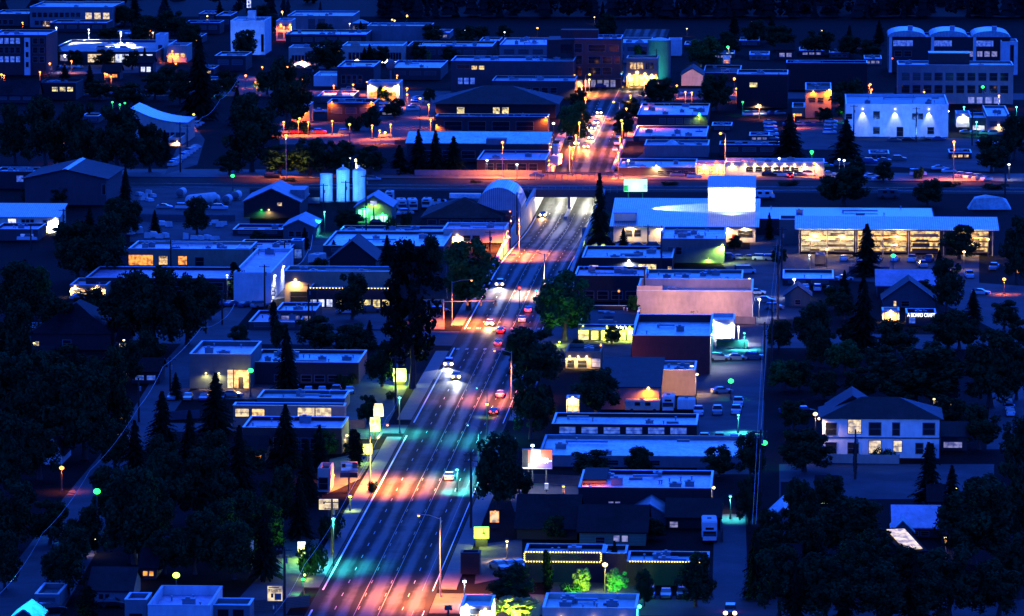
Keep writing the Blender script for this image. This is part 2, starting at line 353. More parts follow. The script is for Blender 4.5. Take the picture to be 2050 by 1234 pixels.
def SIGN(label, u, vb, u0, u1, v0, v1, face, name='sign', legs=1, frame='dframe', text=None, tcol='black', thick=.5, rot=0, cat='sign', tsize=.35, stripes=(), group=None, base=None, pw=0, lc='warm'):
    """a board seen between u0..u1, v0..v1, standing on legs whose foot is at (u,vb)"""
    A = P(u, vb); A.z = gz(A); s = SCL(A); w = (u1 - u0) / s; z0, z1 = zat(A.y, v1) - A.z, zat(A.y, v0) - A.z; xc = ((u0 + u1) / 2 - u) / s
    o = empty(name, A, math.radians(rot), label, cat, group)
    q = MB(); x0, x1 = xc - w / 2, xc + w / 2; q.box(x0, x1, -thick / 2, thick / 2, z0, z1); q.build('cabinet', frame, o)
    q = MB(); e = .1; q.box(x0 + e, x1 - e, -thick / 2 - .03, -thick / 2 - .003, z0 + e, z1 - e); fo = q.build('face', face, o)
    if base: q = MB(); q.box(x0 + w * .1, x1 - w * .1, -.4, .4, 0, z0 - .003); q.build('plinth', base, o)
    else:
        for i in range(legs):
            x = xc if legs == 1 else x0 + w * (.2 + .6 * i / (legs - 1)); q = MB(); q.tube((x, 0, 0), (x, 0, z0 - .003), .16); q.build('post', 'steel', o)
    for (fx0, fx1, fz0, fz1, mk) in stripes:
        q = MB(); hh = z1 - z0; q.box(x0 + fx0 * w, x0 + fx1 * w, -thick / 2 - .06, -thick / 2 - .032, z0 + fz0 * hh, z0 + fz1 * hh); q.build('panel', mk, fo)
    if text:
        for (t, fz, fs) in text: FONT('lettering', t, fo, (xc, -thick / 2 - .07, z0 + fz * (z1 - z0)), fs * (z1 - z0), tcol, width=w * .85)
    if pw: light('POINT', (xc, -thick - 1.2, (z0 + z1) / 2 - .3), lc, pw, o, .8)
    return o
# ------------------------------------------------------------ cars
CARCOL = dict(white=(.75, .76, .78), silver=(.4, .42, .45), grey=(.16, .17, .18), black=(.015, .015, .018), blue=(.04, .08, .22), red=(.3, .02, .02), tan=(.4, .34, .26))
for k, c in CARCOL.items(): mat('paint_' + k, c, .22, .06, .5, metal=.25 if k in ('silver', 'grey') else 0, spec=.7)
PROF = dict(   # stations along the length (front at +): y, belt height, roof height, half width
    car=[(2.25, .62, .62, .72), (2.1, .72, .72, .84), (1.0, .92, .92, .88), (.2, .95, 1.42, .9), (-.9, .97, 1.46, .9), (-1.75, 1.0, 1.02, .88), (-2.2, .95, .95, .82), (-2.3, .6, .6, .76)],
    suv=[(2.35, .7, .7, .76), (2.2, .92, .92, .9), (1.15, 1.08, 1.08, .93), (.5, 1.1, 1.72, .95), (-1.7, 1.12, 1.74, .95), (-2.2, 1.1, 1.12, .93), (-2.33, .75, .75, .86)],
    pickup=[(2.75, .75, .75, .8), (2.6, 1.0, 1.0, .94), (1.5, 1.12, 1.12, .97), (.85, 1.15, 1.82, .98), (-.5, 1.15, 1.84, .98), (-.75, 1.15, 1.15, .98), (-2.65, 1.15, 1.15, .97), (-2.75, .8, .8, .92)],
    van=[(2.6, .8, .8, .82), (2.45, 1.05, 1.05, .96), (1.9, 1.2, 1.2, 1.0), (1.2, 1.25, 2.1, 1.0), (-2.5, 1.25, 2.15, 1.0), (-2.62, .8, .85, .95)])
CARMESH = {}
def carmeshes(kind, colr):
    if (kind, colr) in CARMESH: return CARMESH[kind, colr]
    pr = PROF[kind]; bo, gl = MB(), MB(); al = MB()
    def ring(y, b, r, hw):
        cab = r - b > .3; tw = hw * (.78 if cab else .93)
        return [(-hw * .96, y, .28), (-hw, y, .55), (-hw, y, b), (-tw, y, r if cab else b + .03), (tw, y, r if cab else b + .03), (hw, y, b), (hw, y, .55), (hw * .96, y, .28)]
    rs = [ring(*p) for p in pr]
    for i in range(len(pr) - 1):
        ca, cb = pr[i][2] - pr[i][1] > .3, pr[i + 1][2] - pr[i + 1][1] > .3
        for k in range(8):
            j = (k + 1) % 8; f = [rs[i][k], rs[i][j], rs[i + 1][j], rs[i + 1][k]]
            g = (k in (2, 4) and (ca or cb)) or (k == 3 and ca != cb and not (kind == 'pickup' and False))
            (gl if g else bo).face(f); al.face(f, 1 if g else 2 if k == 7 else 0)
    bo.face(rs[0]); bo.face(rs[-1][::-1]); al.face(rs[0]); al.face(rs[-1][::-1])
    wh = MB(); wh.tube((-.12, 0, 0), (.12, 0, 0), .34, n=12)
    hl = MB(); hl.box(-.2, .2, -.05, .05, -.1, .1)
    res = dict(body=bo.mesh('body', 'paint_' + colr, weld=True), glass=gl.mesh('window', 'glass', weld=True), wheel=wh.mesh('wheel', 'tyre'),
               all=al.mesh('car', ['paint_' + colr, 'glass', 'black'], weld=True), pr=pr)
    CARMESH[kind, colr] = res; return res
LM = {}
def lmesh(key, w, h, m):
    if key not in LM:
        q = MB(); q.sphere((0, 0, 0), w, 10, 6, sz=h / w); LM[key] = q.mesh(key, m)
    return LM[key]
def CAR(label, u, v, kind='car', colr='grey', ang=0, lights=None, group='parked cars', z=None, pw=9000, lcol=(1, .8, .5), parts=None):
    """ang: heading in degrees clockwise from straight up the street (0 = drives away from the camera, 180 = towards it)"""
    p = P(u, v) if z is None else P(u, v, z)
    if z is None:
        for _ in range(3): p = P(u, v, gz(p))
    M = carmeshes(kind, colr); rz = GR - math.radians(ang); pr = M['pr']
    names = dict(car='car', suv='car', pickup='pickup_truck', van='van')
    if parts is None: parts = v > 520 or lights
    if not parts:
        o = link(names[kind], M['all'], None, p, rz); return tag(o, label, names[kind].replace('_', ' '), group)
    o = empty(names[kind], p, rz, label, names[kind].replace('_', ' '), group)
    link('body', M['body'], o); link('window', M['glass'], o)
    for x in (-1, 1):
        for y in (pr[0][0] - .85, pr[-1][0] + .85): link('wheel', M['wheel'], o, (x * (pr[3][3] - .06), y, .34))
        hm = 'headlight_on' if lights == 'head' else 'headlight'
        link('headlight', lmesh('headlight_on', .36, .3, 'glow_head') if lights == 'head' else lmesh('headlight', .16, .1, 'frame'), o, (x * pr[1][3] * .8, pr[0][0] - .04, pr[0][1] + .05))
        link('taillight', lmesh('taillight_on', .2, .16, 'glow_red') if lights else lmesh('taillight', .14, .1, 'paint_red'), o, (x * pr[-1][3] * .85, pr[-1][0] + .02, pr[-2][1] - .1))
    if lights == 'head':
        light('SPOT', (0, pr[0][0] + .5, .9), lcol, pw, o, .3, to=(0, 1, -.075), cone=62, blend=.8)
    if lights == 'tail' or lights == 'head':
        light('POINT', (0, pr[-1][0] - .6, .6), (1, .05, .03), 120, o, .2)
    return o
KN = dict(car='car', suv='tall car', pickup='pickup', van='van')
def CARROW(phrase, a, b, n, ang, kinds='car suv car', cols='grey white silver black', group=None, seed=0, z=None, end='near end', skip=(), jit=.3):
    rr = random.Random(seed + n); ks, cs = kinds.split(), cols.split()
    for i in range(n):
        if i in skip: continue
        t = i / max(1, n - 1); u, v = a[0] + (b[0] - a[0]) * t, a[1] + (b[1] - a[1]) * t
        k, c = rr.choice(ks), rr.choice(cs)
        CAR(f'{c} {KN[k]}, {ORD[i]} from {end} of row {phrase}', u, v, k, c, ang + rr.uniform(-3, 3) * (jit > 0), None, group or 'cars in the row ' + phrase, z=z)
# ------------------------------------------------------------ trees
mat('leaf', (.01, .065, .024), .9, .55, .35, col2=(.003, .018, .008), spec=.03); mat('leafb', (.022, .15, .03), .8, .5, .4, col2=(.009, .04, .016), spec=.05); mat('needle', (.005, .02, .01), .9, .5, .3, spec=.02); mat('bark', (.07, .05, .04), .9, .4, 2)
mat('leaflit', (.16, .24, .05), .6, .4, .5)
def leafquads(q, c, n, r, size, rr, out=None, mi=0):
    for _ in range(n):
        d = Vector((rr.gauss(0, 1), rr.gauss(0, 1), rr.gauss(0, 1))).normalized(); p = c + d * r * rr.uniform(.55, 1.05)
        nn = (d + Vector((rr.gauss(0, .5), rr.gauss(0, .5), rr.gauss(0, .5)))).normalized(); x = nn.orthogonal().normalized(); y = nn.cross(x)
        a = rr.uniform(0, 6.28); x, y = x * math.cos(a) + y * math.sin(a), y * math.cos(a) - x * math.sin(a)
        s = size * rr.uniform(.6, 1.4)
        q.face([p - x * s, p - y * s * .6, p + x * s, p + y * s * .6], mi)
def trunkmesh(h, r, rr, limb=.1):
    bm = bmesh.new(); n = 7
    rings = []
    for i in range(6):
        z = h * i / 5; rad = r * (1 - .72 * i / 5) * (1.35 if i == 0 else 1)
        off = Vector((rr.uniform(-1, 1), rr.uniform(-1, 1), 0)) * r * .5 * (i > 0)
        rings.append([bm.verts.new((rad * math.cos(6.2832 * k / n) + off.x, rad * math.sin(6.2832 * k / n) + off.y, z)) for k in range(n)])
    limbs = []
    for i in range(5):
        for k in range(n):
            f = bm.faces.new((rings[i][k], rings[i][(k + 1) % n], rings[i + 1][(k + 1) % n], rings[i + 1][k]))
            if i >= 2 and k % 3 == i % 3: limbs.append(f)
    bm.faces.new(rings[-1])
    bm.normal_update()
    for f in limbs:
        nm = f.normal.copy()
        for st_ in range(2):
            g = bmesh.ops.extrude_discrete_faces(bm, faces=[f])['faces'][0]
            c = g.calc_center_median()
            for v in g.verts: v.co = c + (v.co - c) * .6 + nm * h * limb + Vector((0, 0, h * limb * .8))
            f = g
    me = bpy.data.meshes.new('trunk'); bm.to_mesh(me); bm.free(); me.materials.append(MATS['bark']); return me
TREES = {}
def protos():
    rr = random.Random(5)
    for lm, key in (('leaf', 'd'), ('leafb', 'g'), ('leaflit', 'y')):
        TREES[key] = []
        for v in range(4 if key == 'd' else 2):
            q = MB(); n = 34 + 3 * v
            for i in range(n):
                a = rr.uniform(0, 6.28); z = 1.9 + 7.2 * (i + rr.random()) / n; k = max(.12, 1 - abs((z - 5.0) / 5.0) ** 2.3) ** .6
                rad = 3.3 * k * math.sqrt(rr.uniform(.15, 1)); cr = rr.uniform(.75, 1.3) * (.75 + .25 * k)
                leafquads(q, Vector((math.cos(a) * rad, math.sin(a) * rad, z)), 135, cr, .25, rr)
            leafquads(q, Vector((0, 0, 5)), 500, 2.2, .5, rr)
            TREES[key].append((q.mesh('crown', lm), trunkmesh(6, .33, rr)))
    TREES['c'] = []
    for v in range(4):
        q = MB(); lev = 32
        for i in range(lev):
            t = i / lev; z = .7 + 9.3 * t; R_ = 2.35 * (1 - t) ** .85 * rr.uniform(.75, 1.12) + .12
            if v % 2: R_ *= rr.uniform(.7, 1.1)
            for b in range(15):
                a = rr.uniform(0, 6.28); L = R_ * rr.uniform(.65, 1.1); d = Vector((math.cos(a), math.sin(a), 0)); sd = Vector((-d.y, d.x, 0))
                for j in range(4):
                    t0 = j / 4; c0 = d * L * t0 + Vector((0, 0, z + .15 - .55 * t0 * t0 * L * .5)); ww = .36 * (1 - t0 * .7) * (.5 + R_ / 3)
                    c1 = d * L * (t0 + .36) + Vector((0, 0, z - .1 - .55 * (t0 + .3) ** 2 * L * .5))
                    q.face([c0 - sd * ww, c1 - sd * ww * .4, c1 + sd * ww * .4 + Vector((0, 0, .12)), c0 + sd * ww + Vector((0, 0, rr.uniform(-.1, .2)))])
        q.face([(-.06, 0, 9.6), (.06, 0, 9.6), (0, 0, 10.2)])
        TREES['c'].append((q.mesh('crown', 'needle'), trunkmesh(8.5, .22, rr, .025)))
    TREES['p'] = []
    for v in range(2):                                  # open, tall pine
        q = MB()
        for i in range(52):
            z = 2.2 + 7.4 * (i + rr.random()) / 52; k = max(.1, 1 - abs((z - 5.2) / 4.9) ** 2.2) ** .8; a = rr.uniform(0, 6.28); rad = 2.5 * math.sqrt(rr.uniform(.05, 1)) * k * rr.uniform(.7, 1.2)
            leafquads(q, Vector((math.cos(a) * rad, math.sin(a) * rad, z)), 95, rr.uniform(.45, .8), .2, rr)
        TREES['p'].append((q.mesh('crown', 'needle'), trunkmesh(8.6, .25, rr, .05)))
    TREES['l'] = []
    for v in range(2):
        q = MB()
        for i in range(16):
            z = .7 + 8.6 * i / 16; k = math.sin(math.pi * min(1, (.18 + .82 * i / 16))) * .75 + .3
            leafquads(q, Vector((rr.uniform(-.3, .3), rr.uniform(-.3, .3), z)), 110, 1.3 * k, .24, rr)
        TREES['l'].append((q.mesh('crown', 'needle'), trunkmesh(4, .18, rr, .03)))
    TREES['b'] = []
    for v in range(2):
        q = MB()
        for i in range(9):
            leafquads(q, Vector((rr.uniform(-2.4, 2.4), rr.uniform(-2.4, 2.4), rr.uniform(.8, 2.2))), 150, rr.uniform(1.0, 1.6), .27, rr)
        TREES['b'].append((q.mesh('crown', 'leaf'), trunkmesh(1.2, .15, rr)))
protos()
DIM = dict(d=(10, 8.2), g=(10, 8.2), y=(10, 8.2), c=(10.1, 4.6), p=(10.2, 6.2), l=(10.2, 3.0), b=(3.7, 7.4))
KW = dict(d='round dark tree', g='leafy green tree', y='brightly lit leafy tree', c='pointed conifer', p='tall open pine', l='narrow columnar tree', b='low dark bush')
KS = dict(d='dark tree', g='green tree', y='lit tree', c='conifer', p='tall pine', l='columnar tree', b='low bush')
KNM = dict(d='leafy_tree', g='leafy_tree', y='leafy_tree', c='conifer', p='pine_tree', l='columnar_tree', b='bush')
def T(kind, u, vb, vt, wpx, label, group=None):
    p = P(u, vb); s = SCL(p); hz = zat(p.y, vt); dh, dw = DIM[kind]
    crown, trunk = rnd.choice(TREES[kind])
    o = empty(KNM[kind], p, rnd.uniform(0, 6.28), label, 'bush' if kind == 'b' else 'tree', group)
    k = wpx / s / dw; o.scale = (k, k, hz / dh)
    link('crown', crown, o); link('trunk', trunk, o)
    return o
def TG(phrase, rows, kind='d'):
    rows = sorted([r if isinstance(r[0], str) else (kind,) + tuple(r) for r in rows], key=lambda r: r[1]); cnt = {}
    for r in rows: cnt[r[0]] = cnt.get(r[0], 0) + 1
    seen = {}
    for k, u, vb, vt, w in rows:
        seen[k] = seen.get(k, 0) + 1
        if cnt[k] == 1: lb = f'{KW[k]} {phrase}'
        else:
            lb = f'{ORD[seen[k] - 1]} {KS[k]} from left of {NUM[cnt[k]]} {phrase}'
        T(k, u, vb, vt, w, lb, ('trees ' if k != 'b' else 'bushes ') + phrase)
# ------------------------------------------------------------ ground sheets
SZ = [.02]
def SHEET(name, pts, m, z=.02, kind='structure'):
    """flat patch of ground given by its corners in the picture"""
    w = [P(u, v) for u, v in pts]; c = sum(w, Vector()) / len(w)
    SZ[0] += .0015; z = SZ[0]
    q = MB(); q.face([(p.x - c.x, p.y - c.y, z) for p in w]); o = q.build(name, m); o.location = (c.x, c.y, 0); return tag(o, kind=kind)
def BAND(name, s0, s1, t0, t1, m, z=.04, kind='structure', n=1, follow=False, th=0):
    q = MB(); 
    for i in range(n):
        a, b = s0 + (s1 - s0) * i / n, s0 + (s1 - s0) * (i + 1) / n
        za, zb = (zroad(a), zroad(b)) if follow else (0, 0)
        if th:
            pts = [(t0, a, za), (t1, a, za), (t1, b, zb), (t0, b, zb)]
            q.raw([(x, y, zz) for x, y, zz in pts] + [(x, y, zz + th) for x, y, zz in pts], [(4, 5, 6, 7), (0, 1, 5, 4), (1, 2, 6, 5), (2, 3, 7, 6), (3, 0, 4, 7)])
        else: q.face([(t0, a, za + z), (t1, a, za + z), (t1, b, zb + z), (t0, b, zb + z)])
    o = q.build(name, m, weld=True); o.location = RO; o.rotation_euler.z = GR
    return tag(o, kind=kind)

def LROW(phrase, colr, pts, pw=2500, h=4.5, big=.38):
    pts = sorted(pts); w = dict(sodium='orange', warm='golden', green='green', white='white', yg='yellow green', teal='teal')[colr]
    for i, (u, v) in enumerate(pts):
        p = P(u, v); z = 0
        for _ in range(4): p = P(u, v, h)
        p.z = 0
        o = empty('street_lamp', p, 0, f'small {w} lamp, {ORD[i]} from left of {NUM[len(pts)]} {phrase}', 'street lamp', 'small lamps ' + phrase)
        hp = lampbody(o, h, colr, (0, 0), big); light('SPOT', hp + Vector((0, -.6, -.3)), colr, pw, o, .2, to=(0, 0, -1), cone=150, blend=.8)
def FENCE(label, u0, v0, u1, v1, h=1.8, m='wsiding'):
    a, b = P(u0, v0), P(u1, v1); d = b - a; L = d.length; o = empty('fence', a, math.atan2(d.y, d.x), label, 'fence', 'yard fences'); n = max(2, int(L / 3))
    for i in range(n + 1): q = MB(); x = L * i / n; q.box(x - .07, x + .07, -.07, .07, 0, h + .1); q.build('post', 'wood', o)
    q = MB(); q.box(0, L, -.12, -.075, .1, h); q.build('panel', m, o)
SKY, SUN = 2.3, 1.6
# ============================================================ camera, dusk sky
cd = bpy.data.cameras.new('camera'); cam = bpy.data.objects.new('camera', cd); COL.objects.link(cam); SC.camera = cam
cd.sensor_width = 36; cd.lens = F / 2050 * 36; cd.clip_start = 5; cd.clip_end = 12000
cam.location = (0, 0, H); cam.rotation_euler = (math.pi / 2 - TH, 0, 0)
W = bpy.data.worlds.new('World'); SC.world = W; W.use_nodes = True
n, l = W.node_tree.nodes, W.node_tree.links
sk = n.new('ShaderNodeTexSky'); sk.sky_type = 'NISHITA'; sk.sun_disc = False; sk.sun_elevation = math.radians(1.0); sk.sun_rotation = math.radians(8)
bw = n.new('ShaderNodeRGBToBW'); mx = n.new('ShaderNodeMix'); mx.data_type = 'RGBA'; mx.blend_type = 'MULTIPLY'; mx.inputs[0].default_value = 1
mx.inputs[7].default_value = (.013, .1, 1, 1)
l.new(sk.outputs['Color'], bw.inputs['Color']); l.new(bw.outputs['Val'], mx.inputs[6]); l.new(mx.outputs[2], n['Background'].inputs['Color'])
n['Background'].inputs['Strength'].default_value = SKY
sd_ = bpy.data.lights.new('dusk_sun', 'SUN'); sd_.energy = SUN; sd_.color = (.025, .15, 1); sd_.angle = math.radians(50)
so = bpy.data.objects.new('dusk_sun', sd_); COL.objects.link(so)
so.rotation_euler = Vector((-.15, -1, -1.1)).to_track_quat('-Z', 'Y').to_euler()
SC.view_settings.view_transform = 'Standard'; SC.view_settings.look = 'None'; SC.view_settings.exposure = 0; SC.view_settings.gamma = 1
SC.cycles.use_denoising = True; SC.cycles.max_bounces = 5; SC.cycles.diffuse_bounces = 2; SC.cycles.glossy_bounces = 2; SC.cycles.sample_clamp_indirect = 3; SC.cycles.caustics_reflective = False
# ============================================================ ground, streets
mat('earth', (.005, .005, .005), .97, .6, .06, spec=.03); mat('lot', (.07, .064, .075), .85, .5, .08, spec=.1); mat('street', (.06, .056, .065), .8, .4, .1, spec=.1); mat('gravel', (.035, .028, .026), .95, .5, .3, spec=.1)
mat('walk', (.07, .065, .065), .75, .25, .4); mat('grasslawn', (.03, .07, .025), .85, .5, .5); mat('paint', (.75, .75, .72), .5, .15, 2); mat('paintdash', (.4, .4, .38), .6, .4, 1); mat('paintworn', (.2, .2, .19), .6, .5, 1); mat('paintyellow', (.35, .24, .05), .5, .15, 2)
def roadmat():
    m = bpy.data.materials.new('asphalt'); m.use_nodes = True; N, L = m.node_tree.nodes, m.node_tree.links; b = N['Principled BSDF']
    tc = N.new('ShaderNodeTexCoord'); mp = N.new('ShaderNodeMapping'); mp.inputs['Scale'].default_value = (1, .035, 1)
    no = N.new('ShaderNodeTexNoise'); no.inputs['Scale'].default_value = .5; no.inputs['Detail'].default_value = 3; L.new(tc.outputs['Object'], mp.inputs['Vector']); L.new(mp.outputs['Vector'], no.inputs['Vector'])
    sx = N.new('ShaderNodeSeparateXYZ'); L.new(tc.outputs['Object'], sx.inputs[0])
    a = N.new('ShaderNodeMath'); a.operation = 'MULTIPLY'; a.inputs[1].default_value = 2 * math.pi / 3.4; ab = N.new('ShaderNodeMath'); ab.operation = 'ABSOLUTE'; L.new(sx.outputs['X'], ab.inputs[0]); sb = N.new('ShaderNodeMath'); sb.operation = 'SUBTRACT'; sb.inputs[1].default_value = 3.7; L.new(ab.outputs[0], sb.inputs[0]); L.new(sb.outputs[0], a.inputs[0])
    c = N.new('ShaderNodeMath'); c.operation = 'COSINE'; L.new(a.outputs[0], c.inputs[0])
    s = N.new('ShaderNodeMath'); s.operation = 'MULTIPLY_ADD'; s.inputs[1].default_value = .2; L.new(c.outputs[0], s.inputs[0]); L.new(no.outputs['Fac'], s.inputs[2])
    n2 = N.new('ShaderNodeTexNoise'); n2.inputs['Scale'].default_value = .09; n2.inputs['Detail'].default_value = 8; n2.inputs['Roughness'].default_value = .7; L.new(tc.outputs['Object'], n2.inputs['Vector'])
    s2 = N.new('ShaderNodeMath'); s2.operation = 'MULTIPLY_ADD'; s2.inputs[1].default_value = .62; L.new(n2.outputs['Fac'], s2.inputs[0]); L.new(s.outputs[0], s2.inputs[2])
    r = N.new('ShaderNodeValToRGB'); r.color_ramp.elements[0].position = .7; r.color_ramp.elements[1].position = 1.0; r.color_ramp.elements[0].color = (.005, .0075, .006, 1); r.color_ramp.elements[1].color = (.036, .042, .04, 1)  # paler lane bands: worn tracks, with their lit sheen put into the colour
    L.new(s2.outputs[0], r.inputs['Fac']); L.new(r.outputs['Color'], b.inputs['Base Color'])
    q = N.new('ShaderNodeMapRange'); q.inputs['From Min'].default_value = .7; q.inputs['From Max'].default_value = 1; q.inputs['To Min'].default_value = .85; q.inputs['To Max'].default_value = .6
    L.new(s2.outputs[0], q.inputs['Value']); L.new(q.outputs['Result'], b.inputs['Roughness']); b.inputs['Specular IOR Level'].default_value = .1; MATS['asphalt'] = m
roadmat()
q = MB()
FAR = 5200
for a, b, c, d in ((-900, S0, -3500, 3500), (S0, S1, -3500, -10.6), (S0, S1, 10.6, 3500), (S1, S2, -3500, -10.6), (S1, S2, 10.6, 3500), (S2, S3, -3500, -10.6), (S2, S3, 10.6, 3500), (S3, FAR, -3500, 3500)):
    q.face([(c, a, 0), (d, a, 0), (d, b, 0), (c, b, 0)])
g = q.build('ground', 'earth', weld=True); g.location = RO; g.rotation_euler.z = GR; tag(g, kind='structure')
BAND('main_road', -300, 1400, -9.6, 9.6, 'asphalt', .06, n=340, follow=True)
def LINE(name, t, s0, s1, w, m, dash=None):
    q = MB(); s = s0
    while s < s1:
        e = min(s1, s + (dash[0] if dash else 6)); 
        q.face([(t - w / 2, s, zroad(s) + .085), (t + w / 2, s, zroad(s) + .085), (t + w / 2, e, zroad(e) + .085), (t - w / 2, e, zroad(e) + .085)])
        s += (dash[0] + dash[1]) if dash else 6
    o = q.build(name, m, weld=True); o.location = RO; o.rotation_euler.z = GR; tag(o, kind='structure')
for a, b in ((-300, -32), (-14, 160), (178, 296), (330, 640)):
    LINE('edge_line', -8.9, a, b, .3, 'paint'); LINE('edge_line', 8.9, a, b, .16, 'paint')
    LINE('bike_line', 7.2, a, b, .08, 'paintworn')
for a, b in ((-300, 296), (330, 650)):
    LINE('lane_dashes', -5.35, a, b, .12, 'paintdash', (3, 9.2)); LINE('lane_dashes', 5.35, a, b, .12, 'paintdash', (3, 9.2))
    LINE('turn_lane_line', -1.9, a, b, .1, 'paintworn'); LINE('turn_lane_line', 1.9, a, b, .1, 'paintworn')
    LINE('turn_lane_dashes', -1.6, a, b, .1, 'paintyellow', (3, 9.2)); LINE('turn_lane_dashes', 1.6, a, b, .1, 'paintyellow', (3, 9.2))
LINE('centre_line', 0.1, 830, 1130, .3, 'paintyellow'); LINE('edge_line', -5, 830, 1000, .18, 'paint', (3, 9)); LINE('edge_line', 5, 830, 1000, .18, 'paint', (3, 9))
for sgn in (-1, 1):
    for a, b in ((-300, -38), (-12, 158), (182, 290), (336, 436)):
        BAND('sidewalk', a, b, *sorted((sgn * 9.75, sgn * 12.6)), 'walk', .03, th=.13)
    BAND('sidewalk', 832, 1000, *sorted((sgn * 9.9, sgn * 13)), 'walk', .03, th=.13)
for sa in (292.5, 330):
    for t in range(-8, 9, 2): BAND('crosswalk_stripe', sa, sa + 3, t - .35, t + .35, 'paintworn', .09)
# cross streets and other streets
BAND('cross_street', 300, 326, -260, -9.7, 'street', .05); BAND('cross_street', 300, 326, 9.7, 200, 'street', .05)
BAND('cross_street', -34, -16, 9.7, 160, 'street', .05); BAND('cross_street', 163, 175, -60, -9.7, 'street', .05); BAND('cross_street', 1012, 1042, -330, -9.7, 'street', .05); BAND('cross_street', 1012, 1042, 9.7, 330, 'street', .05)
mat('paleroad', (.13, .12, .12), .8, .4, .1, spec=.1); BAND('frontage_street', S2 - 24, S2 + 2, -330, -10.7, 'paleroad', .05); BAND('frontage_street', S2 - 24, S2 + 2, 10.7, 330, 'paleroad', .05)
BAND('track_bed', S1 + 4, S2 - 27, -330, -10.7, 'gravel', .04); BAND('track_bed', S1 + 4, S2 - 27, 10.7, 330, 'gravel', .04)
mat('rail', (.25, .24, .23), .35, .2, metal=.7)
for s in (S1 + 10, S1 + 11.5, S1 + 20, S1 + 21.5): BAND('railway_track', s, s + .12, -330, 330, 'rail', .7, th=.16)
SHEET('left_street', [(-30, 1250), (110, 1250), (190, 1110), (262, 935), (345, 830), (436, 700), (520, 600), (478, 598), (392, 655), (320, 735), (235, 870), (125, 1000), (60, 1090), (-30, 1205)], 'street', .03)
SHEET('alley', [(1395, 640), (1540, 640), (1532, 760), (1524, 950), (1395, 950)], 'lot'); SHEET('alley', [(1430, 1030), (1492, 1030), (1500, 1240), (1425, 1240)], 'street', .03)
SHEET('right_street', [(1860, 560), (2080, 575), (2080, 690), (1990, 660), (1870, 600)], 'street', .03); SHEET('right_street', [(1985, 740), (2080, 740), (2080, 900), (1975, 900)], 'street', .03)
for pts in ([(1000, 940), (1165, 965), (1150, 1025), (1030, 1025)], [(960, 1090), (1045, 1080), (1045, 1150), (950, 1170)], [(1110, 625), (1270, 625), (1262, 725), (1085, 725)], [(1165, 455), (1325, 480), (1325, 525), (1165, 520)],
            [(1500, 455), (1620, 490), (1620, 640), (1505, 640)], [(1590, 500), (1960, 500), (1960, 570), (1560, 560)], [(1420, 500), (1560, 500), (1555, 570), (1480, 570)], [(630, 470), (700, 480), (640, 590), (545, 600), (560, 540)],
            [(600, 600), (890, 600), (890, 660), (600, 660)], [(260, 375), (500, 375), (500, 485), (260, 485)], [(430, 770), (580, 770), (560, 800), (330, 800)], [(560, 1110), (655, 1110), (560, 1250), (430, 1250)],
            [(1560, 930), (1990, 930), (1990, 1000), (1560, 1000)], [(760, 185), (880, 185), (860, 280), (740, 280)], [(1290, 305), (1650, 345), (1240, 345)], [(1600, 240), (1690, 240), (1700, 300), (1580, 300)], [(380, 240), (410, 280), (395, 330), (330, 350)],
            [(1700, 270), (1990, 280), (1990, 345), (1700, 330)], [(480, 150), (600, 165), (560, 190), (440, 190)], [(1240, 178), (1480, 178), (1480, 200), (1240, 200)], [(100, 130), (330, 125), (330, 145), (100, 150)], [(560, 245), (790, 245), (790, 290), (560, 290)]):
    SHEET('parking_lot', pts, 'lot')
for pts in ([(700, 740), (830, 750), (760, 880), (690, 880)], [(660, 920), (760, 900), (720, 960), (655, 990)], [(570, 1080), (640, 1080), (620, 1150), (560, 1150)], [(1095, 1110), (1290, 1170), (1280, 1190), (1095, 1190)], [(975, 1190), (1080, 1195), (1080, 1240), (990, 1240)]):
    SHEET('lawn', pts, 'grasslawn', .026, kind='stuff' if False else 'structure')
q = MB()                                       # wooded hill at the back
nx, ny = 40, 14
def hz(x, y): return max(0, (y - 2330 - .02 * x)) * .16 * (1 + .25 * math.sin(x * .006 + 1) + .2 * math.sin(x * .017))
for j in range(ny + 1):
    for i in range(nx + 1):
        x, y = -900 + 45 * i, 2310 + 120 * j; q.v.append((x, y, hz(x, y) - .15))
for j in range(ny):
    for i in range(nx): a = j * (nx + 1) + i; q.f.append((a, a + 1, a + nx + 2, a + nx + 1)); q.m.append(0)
mat('hillside', (.012, .017, .016), .95, .5, .02); tag(q.build('hill', 'hillside', smooth_=True), kind='structure')  # hillside colour lifted to stand in for distance haze
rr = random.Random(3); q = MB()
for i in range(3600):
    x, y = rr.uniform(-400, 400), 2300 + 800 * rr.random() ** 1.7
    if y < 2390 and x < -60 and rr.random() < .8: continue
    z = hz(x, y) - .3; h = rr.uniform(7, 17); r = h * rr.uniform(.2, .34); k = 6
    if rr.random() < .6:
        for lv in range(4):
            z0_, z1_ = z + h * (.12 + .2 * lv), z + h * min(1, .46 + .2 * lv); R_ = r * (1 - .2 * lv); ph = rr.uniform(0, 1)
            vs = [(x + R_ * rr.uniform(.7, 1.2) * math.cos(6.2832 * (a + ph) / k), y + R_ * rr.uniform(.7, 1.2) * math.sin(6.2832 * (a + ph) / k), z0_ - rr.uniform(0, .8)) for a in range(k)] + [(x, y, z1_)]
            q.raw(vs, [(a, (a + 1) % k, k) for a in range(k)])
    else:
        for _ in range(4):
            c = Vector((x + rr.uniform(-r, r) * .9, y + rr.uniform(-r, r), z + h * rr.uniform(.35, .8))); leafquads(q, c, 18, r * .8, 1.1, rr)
mat('farneedle', (.014, .022, .02), .9, .6, .05, spec=.05); tag(q.build('forest', 'farneedle'), kind='stuff')  # far trees coloured lighter than near needles, in place of haze
